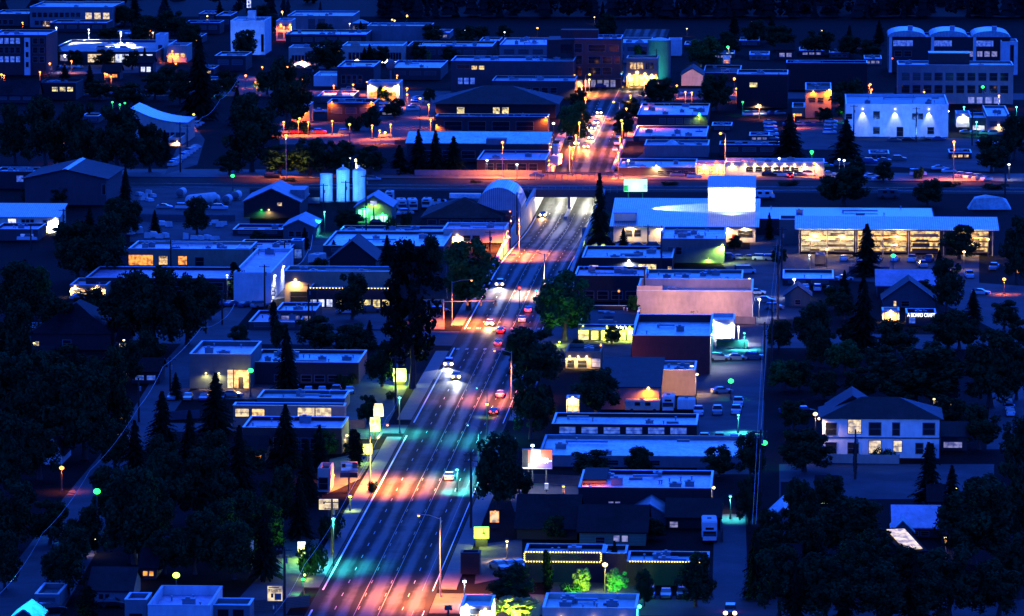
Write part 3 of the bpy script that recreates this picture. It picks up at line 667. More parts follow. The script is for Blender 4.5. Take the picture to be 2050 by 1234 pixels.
# ============================================================ underpass
mat('concwall', (.42, .4, .37), .8, .3, .25)
for sgn, lb in ((-1, 'pale concrete retaining wall sloping down to the underpass, beside the arched shed'), (1, 'pale concrete retaining wall sloping down to the underpass, behind the tall conifer')):
    q = MB(); t0, t1 = sorted((sgn * 9.7, sgn * 10.55)); n_ = 30; a, b = S0 - 4, S1 + 2
    for i in range(n_ + 1):
        s = a + (b - a) * i / n_; zb, zt = zroad(s) - .3, .25 + .85 * smooth((s - a) / 60)
        q.v += [(t0, s, zb), (t1, s, zb), (t1, s, zt), (t0, s, zt)]
    for i in range(n_):
        k = i * 4; q.f += [(k + j, k + (j + 1) % 4, k + 4 + (j + 1) % 4, k + 4 + j) for j in range(4)]
    q.f += [(0, 3, 2, 1), (n_ * 4, n_ * 4 + 1, n_ * 4 + 2, n_ * 4 + 3)]; q.m = [0] * len(q.f)
    o = q.build('retaining_wall', 'concwall'); o.location = RO; o.rotation_euler.z = GR; tag(o, lb, 'wall', 'retaining walls of the underpass')
    q = MB()
    for i in range(21):
        s = S2 + (S3 - S2) * i / 20; zb, zt = zroad(s) - .3, 1.0
        q.v += [(t0, s, zb), (t1, s, zb), (t1, s, zt), (t0, s, zt)]
    for i in range(20):
        k = i * 4; q.f += [(k + j, k + (j + 1) % 4, k + 4 + (j + 1) % 4, k + 4 + j) for j in range(4)]
    q.f += [(0, 3, 2, 1), (80, 81, 82, 83)]; q.m = [0] * len(q.f)
    o = q.build('retaining_wall', 'concwall'); o.location = RO; o.rotation_euler.z = GR; tag(o, ('concrete parapet wall beyond the bridge, on the arched shed side', 'concrete parapet wall beyond the bridge, on the billboard side')[sgn > 0], 'wall', 'retaining walls of the underpass')
br = empty('railway_bridge', RO, GR, 'dark railway bridge with pale railing carrying the tracks over the lit underpass', 'bridge')
q = MB(); q.box(-11.6, 11.6, S1, S2, -1.0, .03); q.build('deck', 'gravel', br)
q = MB(); q.box(-11.6, 11.6, S1 - .35, S1 - .004, -1.25, .9); q.build('girder', 'steel', br)
for s in (S1 + .4, S2 - 26):
    q = MB(); q.box(-14, 14, s, s + .12, 1.7, 1.84)
    for i in range(15): q.box(-14 + 2 * i - .05, -14 + 2 * i + .05, s, s + .12, .03, 1.7)
    q.build('railing', 'polelit', br)
for sgn in (-1, 1):
    q = MB(); q.box(*sorted((sgn * 9.7, sgn * 11.6)), S1 + 2.01, S2 - .01, -6.2, -1.004); q.build('abutment', 'concwall', br)
q = MB()
for i in range(8): q.box(-.35, .35, S1 + 1 + i * 9, S1 + 2 + i * 9, -5.55, -1.004)
q.box(-.45, .45, S1 - 22, S2 + 6, -5.6, -4.7); q.build('pier', 'concwall', br)
for i in range(4):
    for sgn in (-1, 1):
        x = sgn * 4.8; s = S1 + 8 + i * 16
        q = MB(); q.box(x - .6, x + .6, s - .15, s + .15, -1.15, -1.006); q.build('underpass_light', 'glow_l_white', br)
        light('POINT', (x, s, -2.0), (1, .97, .88), 6500, br, .3)
# ============================================================ buildings, far rows first
WR = lambda x0, x1, z0, z1, n, m='glass', f='f': (f, x0, x1, z0, z1, n, m)
B('office_building', 'long pale office block with three lit windows at the far edge of town', 60, 225, 55, 14, 3, 'wpale', 'rpale', wins=[WR(.02, .62, .5, .72, 9), WR(.66, .98, .42, .72, 3, 'glow_creamw'), WR(.05, .6, .12, .32, 8), WR(.16, .28, .05, .3, 1, 'glow_warm')])
B('office_building', 'grey low block beside the long pale office block, cut by the frame edge', -15, 57, 52, 28, 20, 'wmid', 'rpale', wins=[WR(.1, .6, .15, .5, 3)])
B('shop_building', 'dark flat block standing in front of the long pale office block', 100, 213, 64, 46, 40, 'wdark', 'rpale')
o = B('apartment_building', 'dark brick apartment block with a white stair tower, cut by the frame edge', -20, 93, 150, 70, 60, 'wdbrick', 'rpale', wins=[WR(.05, .55, .78, .92, 5, 'glow_bluew'), WR(.05, .55, .55, .69, 5), WR(.05, .55, .32, .46, 5, 'glow_bluew'), WR(.75, .98, .78, .92, 2), WR(.75, .98, .55, .69, 2), WR(.75, .98, .32, .46, 2)])
extra(o, 'stair_tower', 'wwhite', lambda q, w, h, d: q.box(w * .62, w * .72, -1.2, -.01, 0, h * .93))
for z in (.2, .45, .7): extra(o, 'window', 'glass', lambda q, w, h, d: q.box(w * .645, w * .695, -1.26, -1.203, h * z, h * (z + .13)))
o = B('parking_deck', 'two level parking deck with bright white garage openings below parked cars', 93, 312, 130, 103, 80, 'wmid', 'wconc', units=0, wins=[WR(.38, .62, .2, .8, 1, 'glow_creamw'), WR(.63, .97, .2, .8, 1, 'glow_white'), WR(.02, .3, .3, .75, 3, 'glow_dim')], para=.9)
DZ = o['h'] - .88
for i, (u, v0, v1) in enumerate(((113, 56, 88), (178, 60, 84), (242, 65, 95))):
    LAMP(f'{ORD[i]} of three white lit tall poles on the parking deck, from the left', u, v1, vt=v0, colr='white', pw=160000, big=.35, z0=DZ, group='lamp poles on the parking deck')
SIGN('white box sign with a dark round mark on the parking deck edge', 289, 101, 270, 308, 84, 100, 'glow_bluew', legs=2, frame='wwhite', stripes=((.1, .3, .2, .8, 'wwhite'), (.66, .88, .2, .75, 'black')), thick=5)
o = B('pylon_tower', 'slim white pylon tower at the end of the parking deck', 312, 330, 122, 70, 66, 'wwhite', 'rwhite', units=0, wins=[WR(.3, .7, .3, .6, 1)])
light('SPOT', (o['w'] / 2, -14, 2), 'cool', 14000, o, .3, to=(0, 1, .5), cone=60)
B('shop_building', 'low pink wall with small warm windows right of the white pylon tower', 335, 374, 125, 92, 86, 'wpink', 'rmid', wins=[WR(.05, .95, .3, .55, 3, 'glow_warm')], lamps=[('f', .3, .5, 'sodium', 3000)])
o = B('hall_building', 'tall blank white tower block with a narrow raised stair head', 462, 530, 110, 42, 34, 'wwhite', 'rpale', wins=[WR(.9, .97, .1, .6, 1)])
extra(o, 'stair_head', 'wwhite', lambda q, w, h, d: q.box(w * .5, w * .72, 1, 5, h + .1, h + 4))
light('SPOT', (o['w'] * .4, -16, 1), 'cool', 9000, o, .3, to=(0, 1, .45), cone=90)
o = SIGN('upright glowing purple white sign on a mast above the white tower block', 498, 40, 494, 503, -6, 16, 'glow_white', frame='glow_bluew', stripes=((.3, .7, .1, .3, 'wpink'), (.3, .7, .4, .6, 'wpink'), (.3, .7, .7, .9, 'wpink')))
B('house', 'small far house with a lamp under its roof left of the white tower block', 398, 432, 48, 28, 22, 'wmid', 'rpale', lamps=[('f', .5, .4, 'warm', 3000)])
B('shop_building', 'far low dark hall with a pale flat roof beside the white tower block', 432, 461, 60, 32, 24, 'wdark', 'rmid')
B('shop_building', 'far shed with faint posts in front of the small lamp lit house', 370, 440, 68, 46, 41, 'wdark', 'rmid')
B('shop_building', 'dark low block with pale roof right of the tall black tree', 430, 492, 142, 112, 104, 'wdark', 'rpale')
B('canopy_building', 'cyan roofed station canopy with two green lamps', 412, 455, 176, 161, 154, 'wteal', 'rcyan', lamps=[('f', .98, .9, 'green', 9000, .5)], units=0)
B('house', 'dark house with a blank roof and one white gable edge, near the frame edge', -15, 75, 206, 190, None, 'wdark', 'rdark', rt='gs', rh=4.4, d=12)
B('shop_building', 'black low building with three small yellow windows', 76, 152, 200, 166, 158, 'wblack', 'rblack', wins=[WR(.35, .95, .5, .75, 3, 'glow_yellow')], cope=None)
B('hall_building', 'hall with a sweeping curved pale roof running down to one side', 265, 374, 285, 246, None, 'wpink', 'rmetal', rt='swoosh', rh=4.6, d=22, wins=[WR(.5, .98, .2, .5, 5)])
B('kiosk_building', 'small flat porch roof beside the curved roof hall', 338, 362, 292, 277, 270, 'wpink', 'rwhite', units=0, lamps=[('f', .7, .6, 'warm', 2500)])
B('shop_building', 'small white flat roof between round trees left of the curved roof hall', 163, 197, 246, 233, 227, 'wmid', 'rwhite', units=0)
B('warehouse', 'far stepped pale block at the foot of the dark hill', 575, 706, 62, 32, 22, 'wpale', 'rpale', wins=[WR(.3, .6, .1, .8, 2, 'glassdull')])
B('kiosk_building', 'small far pavilion with a pointed roof', 707, 735, 64, 47, None, 'wmid', 'rpale', rt='hip', rh=1.6, d=5, wins=[WR(.1, .9, .3, .7, 3)])
B('warehouse', 'wide blue grey hall behind the pink arcade building', 735, 862, 84, 52, 46, 'wpale', 'rpale', wins=[])
B('shop_building', 'dark fronted hall with a long pale roof left of the small pavilion', 572, 733, 93, 69, 60, 'wdark', 'rwhite', units=5)
B('shop_building', 'orange lit round turret block right of the white tower block', 553, 584, 82, 42, 37, 'wpink', 'rpale', lamps=[('f', .3, .8, 'sodium', 5000, .4), ('f', .9, .8, 'sodium', 5000, .4)])
B('arcade_building', 'pink shop row with dark windows left of the far round tree', 578, 632, 134, 96, 90, 'wpink', 'rpale', wins=[WR(.1, .95, .3, .6, 7)], lamps=[('f', .5, .3, 'pink', 34000)])
o = B('arcade_building', 'long pink arcade building with a curved gable in the middle of its front', 685, 806, 126, 92, 84, 'wpink', 'rpale', wins=[WR(.7, .98, .2, .6, 6), WR(.1, .6, .2, .6, 8)], lamps=[('f', .25, .2, 'pink', 50000), ('f', .75, .2, 'pink', 50000)])
extra(o, 'gable', 'wpink', lambda q, w, h, d: q.prism([(w * .22 + w * .08 * math.cos(a * math.pi / 10), h + .12 + 1.6 * math.sin(a * math.pi / 10)) for a in range(11)], -.2, .2))
B('warehouse', 'long low block with a blue grey roof beside the yellow green lit tree', 815, 985, 120, 93, 83, 'wmid', 'rpale', units=4)
B('shop_building', 'low terrace roof right of the round tank on a post', 780, 882, 160, 136, 121, 'wmid', 'rpale', units=3)
B('shop_building', 'dark block with a flat pale roof behind the round tank', 675, 748, 176, 134, 122, 'wdark', 'rpale', wins=[WR(.1, .7, .2, .6, 4, 'glass')])
o = tag(MB().build('x', 'metal'), None); bpy.data.objects.remove(o)
p = P(782, 172); o = empty('water_tank', p, 0, 'round grey tank raised on a single post', 'tank'); q = MB(); zt = zat(p.y, 130); q.sphere((0, 0, zt), 1.7, 16, 10, sz=1.25); q.build('tank', 'wpale', o, smooth_=True); q = MB(); q.tube((0, 0, 0), (0, 0, zt - 2), .35); q.build('post', 'metal', o)
B('shop_building', 'plain white box building between the black tree and the dark block', 628, 675, 173, 152, 143, 'wwhite', 'rwhite', units=0, wins=[])
B('shop_building', 'low flat roof beside the orange lit drive through', 635, 706, 206, 193, 182, 'wmid', 'rwhite')
B('shop_building', 'big dark block with orange lamps along its roof edge', 655, 750, 243, 206, 198, 'wdark', 'rblack', lamps=[('f', .1, 1.05, 'sodium', 6000), ('f', .93, 1.05, 'sodium', 6000)])
B('shop_building', 'orange lit blank wall behind round bushes', 583, 620, 248, 210, 204, 'wtan', 'rmid', wins=[], lamps=[('f', .5, .85, 'deep', 14000)])
B('canopy_building', 'orange lit drive through with tall yellow posts', 735, 800, 205, 166, 160, 'wcream', 'rmid', wins=[WR(.05, .9, .1, .5, 3, 'glow_orange')], lamps=[('f', .1, .9, 'warm', 3500), ('f', .55, .8, 'sodium', 9000), ('f', .95, .9, 'warm', 4500)])
B('warehouse', 'large dark flat roofed block with two small lit windows', 903, 1148, 184, 122, 112, 'wmid', 'rmid', units=7, wins=[WR(.05, .15, .75, .86, 1), WR(.16, .28, .72, .84, 2, 'glow_warm'), WR(.05, .2, .25, .45, 3, 'glow_bluew')], lamps=[('r', .05, .55, 'sodium', 14000)])
B('warehouse', 'lower annex with a cluttered roof in front of the large dark block', 985, 1150, 196, 162, 152, 'wmid', 'rpale', units=4, wins=[WR(.05, .8, .3, .6, 7)])
B('hall_building', 'wide dark hip roofed hall with yellow lit windows', 872, 1112, 236, 208, None, 'wblack', 'rdark', rt='hip', rh=5.2, d=32, over=1.4, wins=[WR(.18, .24, .3, .75, 1, 'glow_yellow'), WR(.47, .62, .3, .75, 2, 'glow_yellow')])
B('shop_building', 'long dark shop block in front of the hip roofed hall', 872, 1097, 268, 233, 228, 'wdark', 'rpale', wins=[WR(.05, .9, .2, .7, 4, 'glass')], lamps=[('f', .98, .95, 'sodium', 9000), ('f', .01, .5, 'sodium', 8000)])
o = B('warehouse', 'long white roofed warehouse with a dark front and one lit end wall', 815, 1098, 324, 287, None, 'wdark', 'rwhite', rt='gs', rh=2.4, d=27, wins=[WR(.1, .9, .2, .6, 6)], lamps=[('r', .3, .7, 'warm', 12000)])
extra(o, 'dormer', 'wpale', lambda q, w, h, d: q.prism([(w * .56, h - .3), (w * .7, h - .3), (w * .7, h + 1.5), (w * .56, h + 1.5)], -.6, 5))
B('canopy_building', 'low purple tinted canopy roof in front of the white roofed warehouse', 955, 1092, 346, 320, 301, 'wdark', 'rpurple', wins=[WR(.1, .9, .2, .7, 5)], lamps=[('r', .5, .6, 'sodium', 9000)])
B('house', 'small white house under a warm lamp behind the frontage street', 712, 750, 339, 320, None, 'wwhite', 'rdark', rt='gs', rh=2.6, d=9, wins=[WR(.1, .9, .2, .7, 4)], lamps=[('f', .02, .95, 'warm', 9000, .45)])
B('warehouse', 'low pale roofed hall left of the brick office tower', 1000, 1096, 122, 90, 76, 'wpale', 'rwhite', units=4)
o = B('office_tower', 'four storey brick office tower with dark ribbon windows at the head of the street', 1150, 1243, 176, 78, 70, 'wbrick', 'rmid', wins=[WR(.0, .16, .72, .9, 1), WR(.3, .66, .74, .88, 1), WR(.74, .95, .74, .88, 1), WR(.0, .16, .48, .66, 1), WR(.3, .56, .5, .64, 1), WR(.6, .8, .5, .64, 1), WR(.86, .97, .5, .64, 1), WR(0, .16, .25, .43, 1), WR(.3, .56, .27, .41, 1), WR(.6, .8, .27, .41, 1), WR(.05, .9, .02, .16, 6, 'glow_dim')], lamps=[('f', .05, .14, 'sodium', 9000)])
extra(o, 'penthouse', 'wdbrick', lambda q, w, h, d: q.box(-w * .3, w * .5, 1, 8, h + .12, h + 3.2))
extra(o, 'wing', 'wdbrick', lambda q, w, h, d: q.box(-w * .6, -.02, 2, d, 0, h * .97))
for z in (.8, .55): extra(o, 'window', 'glass', lambda q, w, h, d: q.box(-w * .3, -w * .05, 1.9, 1.996, h * (z - .1), h * (z + .08)))
extra(o, 'canopy', 'steel', lambda q, w, h, d: q.box(0, w, -2.5, -.08, h * .18, h * .2))
B('warehouse', 'pale hall with a long skylit roof behind the brick office tower', 1226, 1302, 126, 86, 75, 'wpale', 'rwhite', units=4)
p = P(1320, 158); o = empty('storage_tank', p, 0, 'tall round pale green tank behind the yellow lit brick building', 'tank'); rr_ = 23 / SCL(p); zz = zat(p.y, 80)
q = MB(); q.tube((0, 0, 0), (0, 0, zz), rr_, n=28); q.build('shell', 'wteal', o); q = MB(); q.tube((0, 0, zz + .003), (0, 0, zz + .8), rr_ + .1, rr_ * .3, n=28); q.build('lid', 'rpale', o)
light('SPOT', (-3, -14, .5), 'teal', 14000, o, .3, to=(.2, 1, .6), cone=80)
B('shop_building', 'white flat slab building behind the round pale green tank', 1338, 1364, 112, 80, 76, 'wwhite', 'rwhite', units=0, wins=[])
B('shop_building', 'two storey brick shop glowing yellow under strong street lamps', 1254, 1316, 174, 117, 111, 'wtan', 'rmid', wins=[WR(.1, .55, .62, .85, 4, 'glow_warm'), WR(.6, .9, .62, .85, 2), WR(.08, .92, .05, .34, 5, 'glow_yellow')], lamps=[('f', .1, .42, 'amber', 12000, .5), ('f', .35, .5, 'amber', 16000, .6), ('f', .6, .45, 'amber', 12000, .5), ('f', .95, .4, 'sodium', 9000, .4)])
o = B('house', 'small pink gabled house with a dark roof beside the round trees', 1364, 1407, 172, 151, None, 'wpink', 'rdark', rt='gf', rh=2.5, d=22, wins=[])
light('SPOT', (o['w'] * .5, -16, 6), 'pink', 7000, o, .3, to=(0, 1, -.15), cone=60)
B('shop_building', 'long dark roof behind the small pink gabled house', 1408, 1482, 160, 146, 131, 'wdark', 'rdark', wins=[])
B('warehouse', 'black walled store with a bright roof edge right of the rounded dark tree', 1475, 1577, 216, 149, 140, 'wblack', 'rmid', wins=[WR(.25, .4, .62, .75, 1, 'glow_yellow')], cope='coping', lamps=[('f', .42, .1, 'warm', 9000)])
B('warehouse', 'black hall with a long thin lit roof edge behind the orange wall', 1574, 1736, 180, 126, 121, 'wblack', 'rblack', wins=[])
B('shop_building', 'two storey wall lit deep orange with a dark door', 1612, 1664, 236, 180, 166, 'wtan', 'rdark', wins=[WR(.1, .75, .55, .72, 2)], doors=[('f', .42, 1.1, 'black')], lamps=[('f', .92, 1.0, 'deep', 14000, .3), ('f', .3, .95, 'deep', 3500, .2)])
B('shop_building', 'lower orange lit wing left of the deep orange wall', 1586, 1611, 234, 216, 206, 'wtan', 'rdark', wins=[WR(.25, .75, .1, .35, 1, 'glow_orange')], units=0)
B('shop_building', 'cluttered bright blue roof on the near side of the far street trees', 1276, 1416, 254, 230, 207, 'wdark', 'rwhite', units=9, wins=[WR(.3, .9, .3, .7, 5, 'glassdull')], lamps=[('f', .88, .95, 'yg', 1500, .3)])
B('shop_building', 'pale flat roof store between two cluttered roofs, right of the street', 1268, 1414, 286, 273, 252, 'wdark', 'rpale', units=4)
o = B('shop_building', 'pale walled store with a small skylight pyramid on its roof', 1290, 1418, 314, 291, 280, 'wpale', 'rmid', units=3, wins=[])
extra(o, 'skylight', 'rwhite', lambda q, w, h, d: q.raw([(w * .3, 2, h), (w * .55, 2, h), (w * .55, 6, h), (w * .3, 6, h), (w * .42, 4, h + 1.6)], [(0, 1, 4), (1, 2, 4), (2, 3, 4), (3, 0, 4), (3, 2, 1, 0)]))
B('shop_building', 'low dark roof right of the pale walled store', 1440, 1560, 312, 290, 283, 'wdark', 'rmid')
o = B('apartment_building', 'pale apartment block under three arched metal roofs', 1778, 2022, 145, 74, None, 'wdark', 'rmid', d=26, wins=[WR(.04, .2, .74, .9, 1, 'glow_bluew'), WR(.36, .52, .74, .9, 1, 'glow_bluew'), WR(.7, .86, .74, .9, 1, 'glow_bluew'), WR(.04, .2, .45, .6, 2), WR(.36, .52, .45, .6, 2), WR(.66, .9, .45, .6, 4, 'glow_dim')], units=0)
for x0 in (.0, .345, .69):
    extra(o, 'vault_roof', 'rmetal', lambda q, w, h, d: q.prism([(w * (x0 + .15 + .155 * math.cos(a * math.pi / 14)), h + .15 + 2.3 * math.sin(a * math.pi / 14)) for a in range(15)], -1, d))
    extra(o, 'gable_front', 'wwhite', lambda q, w, h, d: q.box(w * (x0 + .005), w * (x0 + .03), -.8, -.01, 0, h))
    extra(o, 'chimney', 'metal', lambda q, w, h, d: q.box(w * (x0 + .16), w * (x0 + .2), 3, 5, h + 2.1, h + 4))
B('apartment_building', 'plain white end block beside the three arched roofs', 2004, 2037, 150, 84, 78, 'wwhite', 'rmid', wins=[WR(.55, .75, .1, .9, 1)], units=0)
o = B('office_building', 'grey three storey office with a grid of square dark windows', 1797, 2028, 208, 130, 122, 'wpale', 'rpale', wins=[WR(.02, .97, .6, .8, 10), WR(.02, .97, .28, .48, 10), WR(.6, .9, .02, .18, 4, 'glow_dim')], units=3)
extra(o, 'penthouse', 'wdark', lambda q, w, h, d: q.box(w * .27, w * .62, 1.5, 9, h - .6, h + 4)); extra(o, 'penthouse_roof', 'coping', lambda q, w, h, d: q.box(w * .265, w * .625, 1.4, 9.1, h + 4.003, h + 4.3))
light('SPOT', (o['w'] * .8, -22, 1), 'cool', 9000, o, .3, to=(0, 1, .35), cone=110)
o = B('shop_building', 'bluish white two storey building with three bright wall lamps', 1693, 1898, 274, 209, 189, 'wwhite', 'rmid', wins=[WR(.0, .06, .55, .7, 1), WR(.27, .33, .55, .78, 1), WR(.27, .33, .1, .3, 1), WR(.64, .76, .55, .72, 2), WR(.8, .86, .1, .3, 1), WR(.5, .56, .02, .3, 1)], lamps=[('f', .165, .86, 'white', 1500, .2, 62), ('f', .48, .86, 'white', 1500, .2, 62), ('f', .81, .86, 'white', 1500, .2, 62), ('r', .3, .7, 'white', 6000, .3)], units=3)
for x in (.3, .7): light('SPOT', (o['w'] * x, -22, 3), 'cool', 15000, o, .4, to=(0, 1, .2), cone=80)
B('shop_building', 'small blue box shop right of the bluish white building', 1976, 2022, 268, 233, 212, 'wpale', 'rpale', lamps=[('f', .5, .5, 'warm', 1500, .35)])
B('kiosk_building', 'white lit kiosk between the bluish white building and the green lamp', 1914, 1942, 255, 228, 222, 'wwhite', 'rwhite', units=0, wins=[], lamps=[('f', .5, .9, 'white', 1500)])
B('shop_building', 'pale low wall under the green lamp beside the white lit kiosk', 1943, 1974, 262, 236, 226, 'wgreen', 'rmid', units=0, wins=[WR(.1, .9, .05, .4, 1, 'glow_white')])
# ---- middle distance, left
B('warehouse', 'big dark barn warehouse with a bright ridge strip', 50, 213, 410, 358, 336, 'wmid', 'rdark', rt='gf', rh=2.6, over=.8, wins=[WR(.95, .99, .4, .8, 1)])
o = [x for x in bpy.data.objects if x.get('label', '').startswith('big dark barn')][0]; extra(o, 'ridge_strip', 'rwhite', lambda q, w, h, d: q.prism([(w * .46, h + 2.6 * .92 + .27), (w * .5, h + 2.6 + .27), (w * .54, h + 2.6 * .92 + .27), (w * .5, h + 2.6 + .4)], -.7, d + .7))
B('shop_building', 'low block with a lit roof strip left of the dark barn warehouse', -10, 72, 378, 343, 335, 'wdark', 'rpale', wins=[WR(.5, .95, .4, .75, 2, 'glow_bluew')])
B('shop_building', 'long cyan roofed store with a lit arched doorway', -12, 118, 466, 435, None, 'wcream', 'rcyan', rt='shed', rh=2.2, d=13, wins=[WR(.22, .34, .5, .9, 1, 'glow_white'), WR(.42, .62, .5, .85, 3), WR(.76, .82, .5, .8, 1)], lamps=[('f', .95, .9, 'white', 5000, .35), ('f', .8, .25, 'sodium', 5000, .3)])
B('shop_building', 'low blue roofed annex in front of the cyan roofed store', -12, 76, 482, 459, 447, 'wmid', 'rpale', units=1, wins=[WR(.6, .9, .3, .6, 1, 'glow_bluew')])
B('restaurant', 'dark restaurant with a wide glowing orange window', 258, 500, 540, 498, 483, 'wtan', 'rwhite', units=5, wins=[WR(.0, .2, .22, .7, 1, 'glow_orange'), WR(.25, .32, .25, .65, 1, 'glow_warm'), WR(.41, .48, .25, .65, 1, 'glow_orange'), WR(.55, .62, .2, .6, 1)])
B('shop_building', 'low building under one long plain blue roof in front of the orange window restaurant', 172, 506, 586, 556, 534, 'wdark', 'rpale', units=0, wins=[WR(.05, .95, .2, .7, 8)])
B('shop_building', 'white gabled side hall with a bright end wall beside the long blue roof', 468, 543, 606, 546, 498, 'wwhite', 'rpale', units=1, wins=[], lamps=[('r', .12, .8, 'white', 5000, .25), ('r', .5, .8, 'white', 4000, .2)])
B('shop_building', 'small shop with a yellow lit front under a blue roof', 140, 213, 594, 571, 557, 'wtan', 'rpale', units=0, wins=[WR(.1, .3, .1, .65, 1), WR(.52, .98, .1, .65, 1, 'glow_yellow')], lamps=[('f', .15, .9, 'warm', 4000, .25), ('f', .75, .9, 'warm', 6000, .25)])
for i, (u0, u1, vt, dome) in enumerate(((641, 666, 349, 0), (674, 700, 340, 1), (706, 733, 341, 1))):
    p = P((u0 + u1) / 2, 404); s = SCL(p); zz = zat(p.y, vt); r_ = (u1 - u0) / 2 / s
    o = empty('silo', p, 0, ('flat topped white silo, shortest of the three', 'middle white silo of three, with a domed top', 'white domed silo nearest the green lit house')[i], 'silo', 'white silos by the tracks')
    q = MB(); q.tube((0, 0, .3), (0, 0, zz), r_, n=28); q.build('shell', 'wsilo', o, smooth_=False)
    if dome: q = MB(); q.tube((0, 0, zz + .003), (0, 0, zz + .75), r_, r_ * .25, n=28); q.tube((0, 0, zz + .753), (0, 0, zz + 1.4), .25); q.build('lid', 'rwhite', o)
    else: q = MB(); q.tube((0, 0, zz + .003), (0, 0, zz + .12), r_ + .06, n=28); q.build('lid', 'rwhite', o)
    q = MB(); q.tube((0, 0, 0), (0, 0, .297), r_ + .25, n=28); q.build('base', 'conc', o)
    q = MB()
    for x in (-.25, .25): q.box(x - .03, x + .03, -r_ - .3, -r_ - .24, .3, zz)
    for k in range(int(zz / .6)): q.box(-.25, .25, -r_ - .3, -r_ - .25, .5 + k * .6, .55 + k * .6)
    q.build('ladder', 'metal', o); light('SPOT', (-3, -16, 3), (.12, .42, 1), 9000, o, .4, to=(.2, 1, .15), cone=50)  # cool spot without a fixture, added to brighten the silo
o = B('house', 'dark gabled barn house with a green and a yellow porch lamp', 488, 600, 436, 404, None, 'wblack', 'rmid', rt='gf', rh=3.6, d=24, wins=[WR(.6, .68, .75, .95, 1, 'glow_warm')], lamps=[('f', .32, .5, 'green', 900, .2), ('f', .45, .5, 'warm', 1500, .22)])
extra(o, 'dormer', 'rmid', lambda q, w, h, d: q.box(w * .78, w * 1.04, 8, 20, h, h + 2.6))
B('shed', 'grey gabled shed in front of the dark gabled barn house', 567, 628, 480, 455, None, 'wsiding', 'rmid', rt='gf', rh=1.9, d=20, wins=[WR(.15, .85, .25, .65, 3)])
B('shop_building', 'low flat annex beside the grey gabled shed', 466, 565, 472, 460, 449, 'wdark', 'rpale', units=1)
B('shop_building', 'flat roofed shop with a pale end wall behind the orange window restaurant', 472, 582, 534, 497, 480, 'wdark', 'rpale', wins=[WR(.6, .95, .2, .6, 2)])
B('shop_building', 'narrow pale block at the end of the flat roofed shop', 583, 606, 526, 482, 478, 'wpale', 'rpale', units=0, wins=[WR(.1, .9, .2, .6, 1, 'glow_bluew')])
B('house', 'green lit gabled house with a white sign and glowing windows', 712, 784, 447, 414, None, 'wgreen', 'rmid', rt='gf', rh=2.9, d=16, wins=[WR(.05, .35, .35, .8, 2, 'glow_green'), WR(.4, .9, .05, .45, 4, 'glow_green')], lamps=[('f', .3, 1.0, 'green', 5000, .3), ('f', .75, .6, 'green', 4000, .2), ('f', .5, 1.3, 'yg', 2500, .35)])
o = B('hall_building', 'brown hip roofed hall with a white skylight', 845, 1003, 452, 436, None, 'wdark', 'rbrown', rt='hip', rh=4.4, d=30, wins=[WR(.05, .95, .2, .7, 6)])
extra(o, 'skylight', 'rwhite', lambda q, w, h, d: q.box(w * .3, w * .7, d * .47, d * .56, h + 4, h + 5.2))
B('arched_shed', 'round arched metal shed beside the underpass', 955, 1042, 444, 416, None, 'wmetal', 'rmetal', rt='arch', rh=5.4, d=24, over=.3, wins=[WR(.2, .8, .05, .8, 1, 'glassdull')])
B('shop_building', 'long thin pale roof between the green lit house and the brown hall', 680, 886, 476, 462, 452, 'wdark', 'rwhite', units=3)
B('shop_building', 'pinkish walled store with a corner lamp facing the underpass ramp', 888, 1012, 486, 458, 446, 'wpink', 'rpale', units=2, wins=[WR(.3, .6, .1, .5, 2)], lamps=[('f', .22, .55, 'warm', 7000, .3), ('r', .3, .7, 'sodium', 9000)])
B('warehouse', 'wide bright blue roofed store behind the dark gabled house', 647, 888, 512, 492, 463, 'wmid', 'rwhite', units=2)
B('house', 'dark gabled house with a pale gable trim among trees', 660, 752, 545, 520, None, 'wblack', 'rdark', rt='gf', rh=4.6, d=18, wins=[WR(.7, .8, .2, .5, 1)])
o = B('shop_building', 'tan shop block with one bright wall lamp', 570, 800, 606, 543, 533, 'wtan', 'rmid', units=3, wins=[WR(.05, .25, .02, .35, 1)], lamps=[('f', .095, .72, 'warm', 4500, .35)])
o = B('shop_building', 'shopfront with a row of bulbs along its eave and yellow lit windows', 620, 790, 616, 577, 549, 'wdark', 'rpale', units=3, wins=[WR(.0, .28, .05, .42, 3, 'glow_white'), WR(.3, .95, .05, .42, 6, 'glow_yellow')], lamps=[('f', .52, .62, 'yg', 1200, .2)], rt='flat')
for i in range(26): extra(o, 'bulb', 'glow_bulb', lambda q, w, h, d: q.sphere((w * (.01 + i * .038), -.25, h + .05), .13, 6, 4))
B('kiosk_building', 'low kiosk with a white flat roof beside the parked vans', 552, 632, 648, 622, 606, 'wmid', 'rwhite', units=2, wins=[WR(.1, .9, .2, .6, 3, 'glow_dim')])
B('shop_building', 'blue flat roof store next to the low kiosk, in front of the utility poles', 498, 600, 660, 645, 622, 'wmid', 'rpale', units=2)
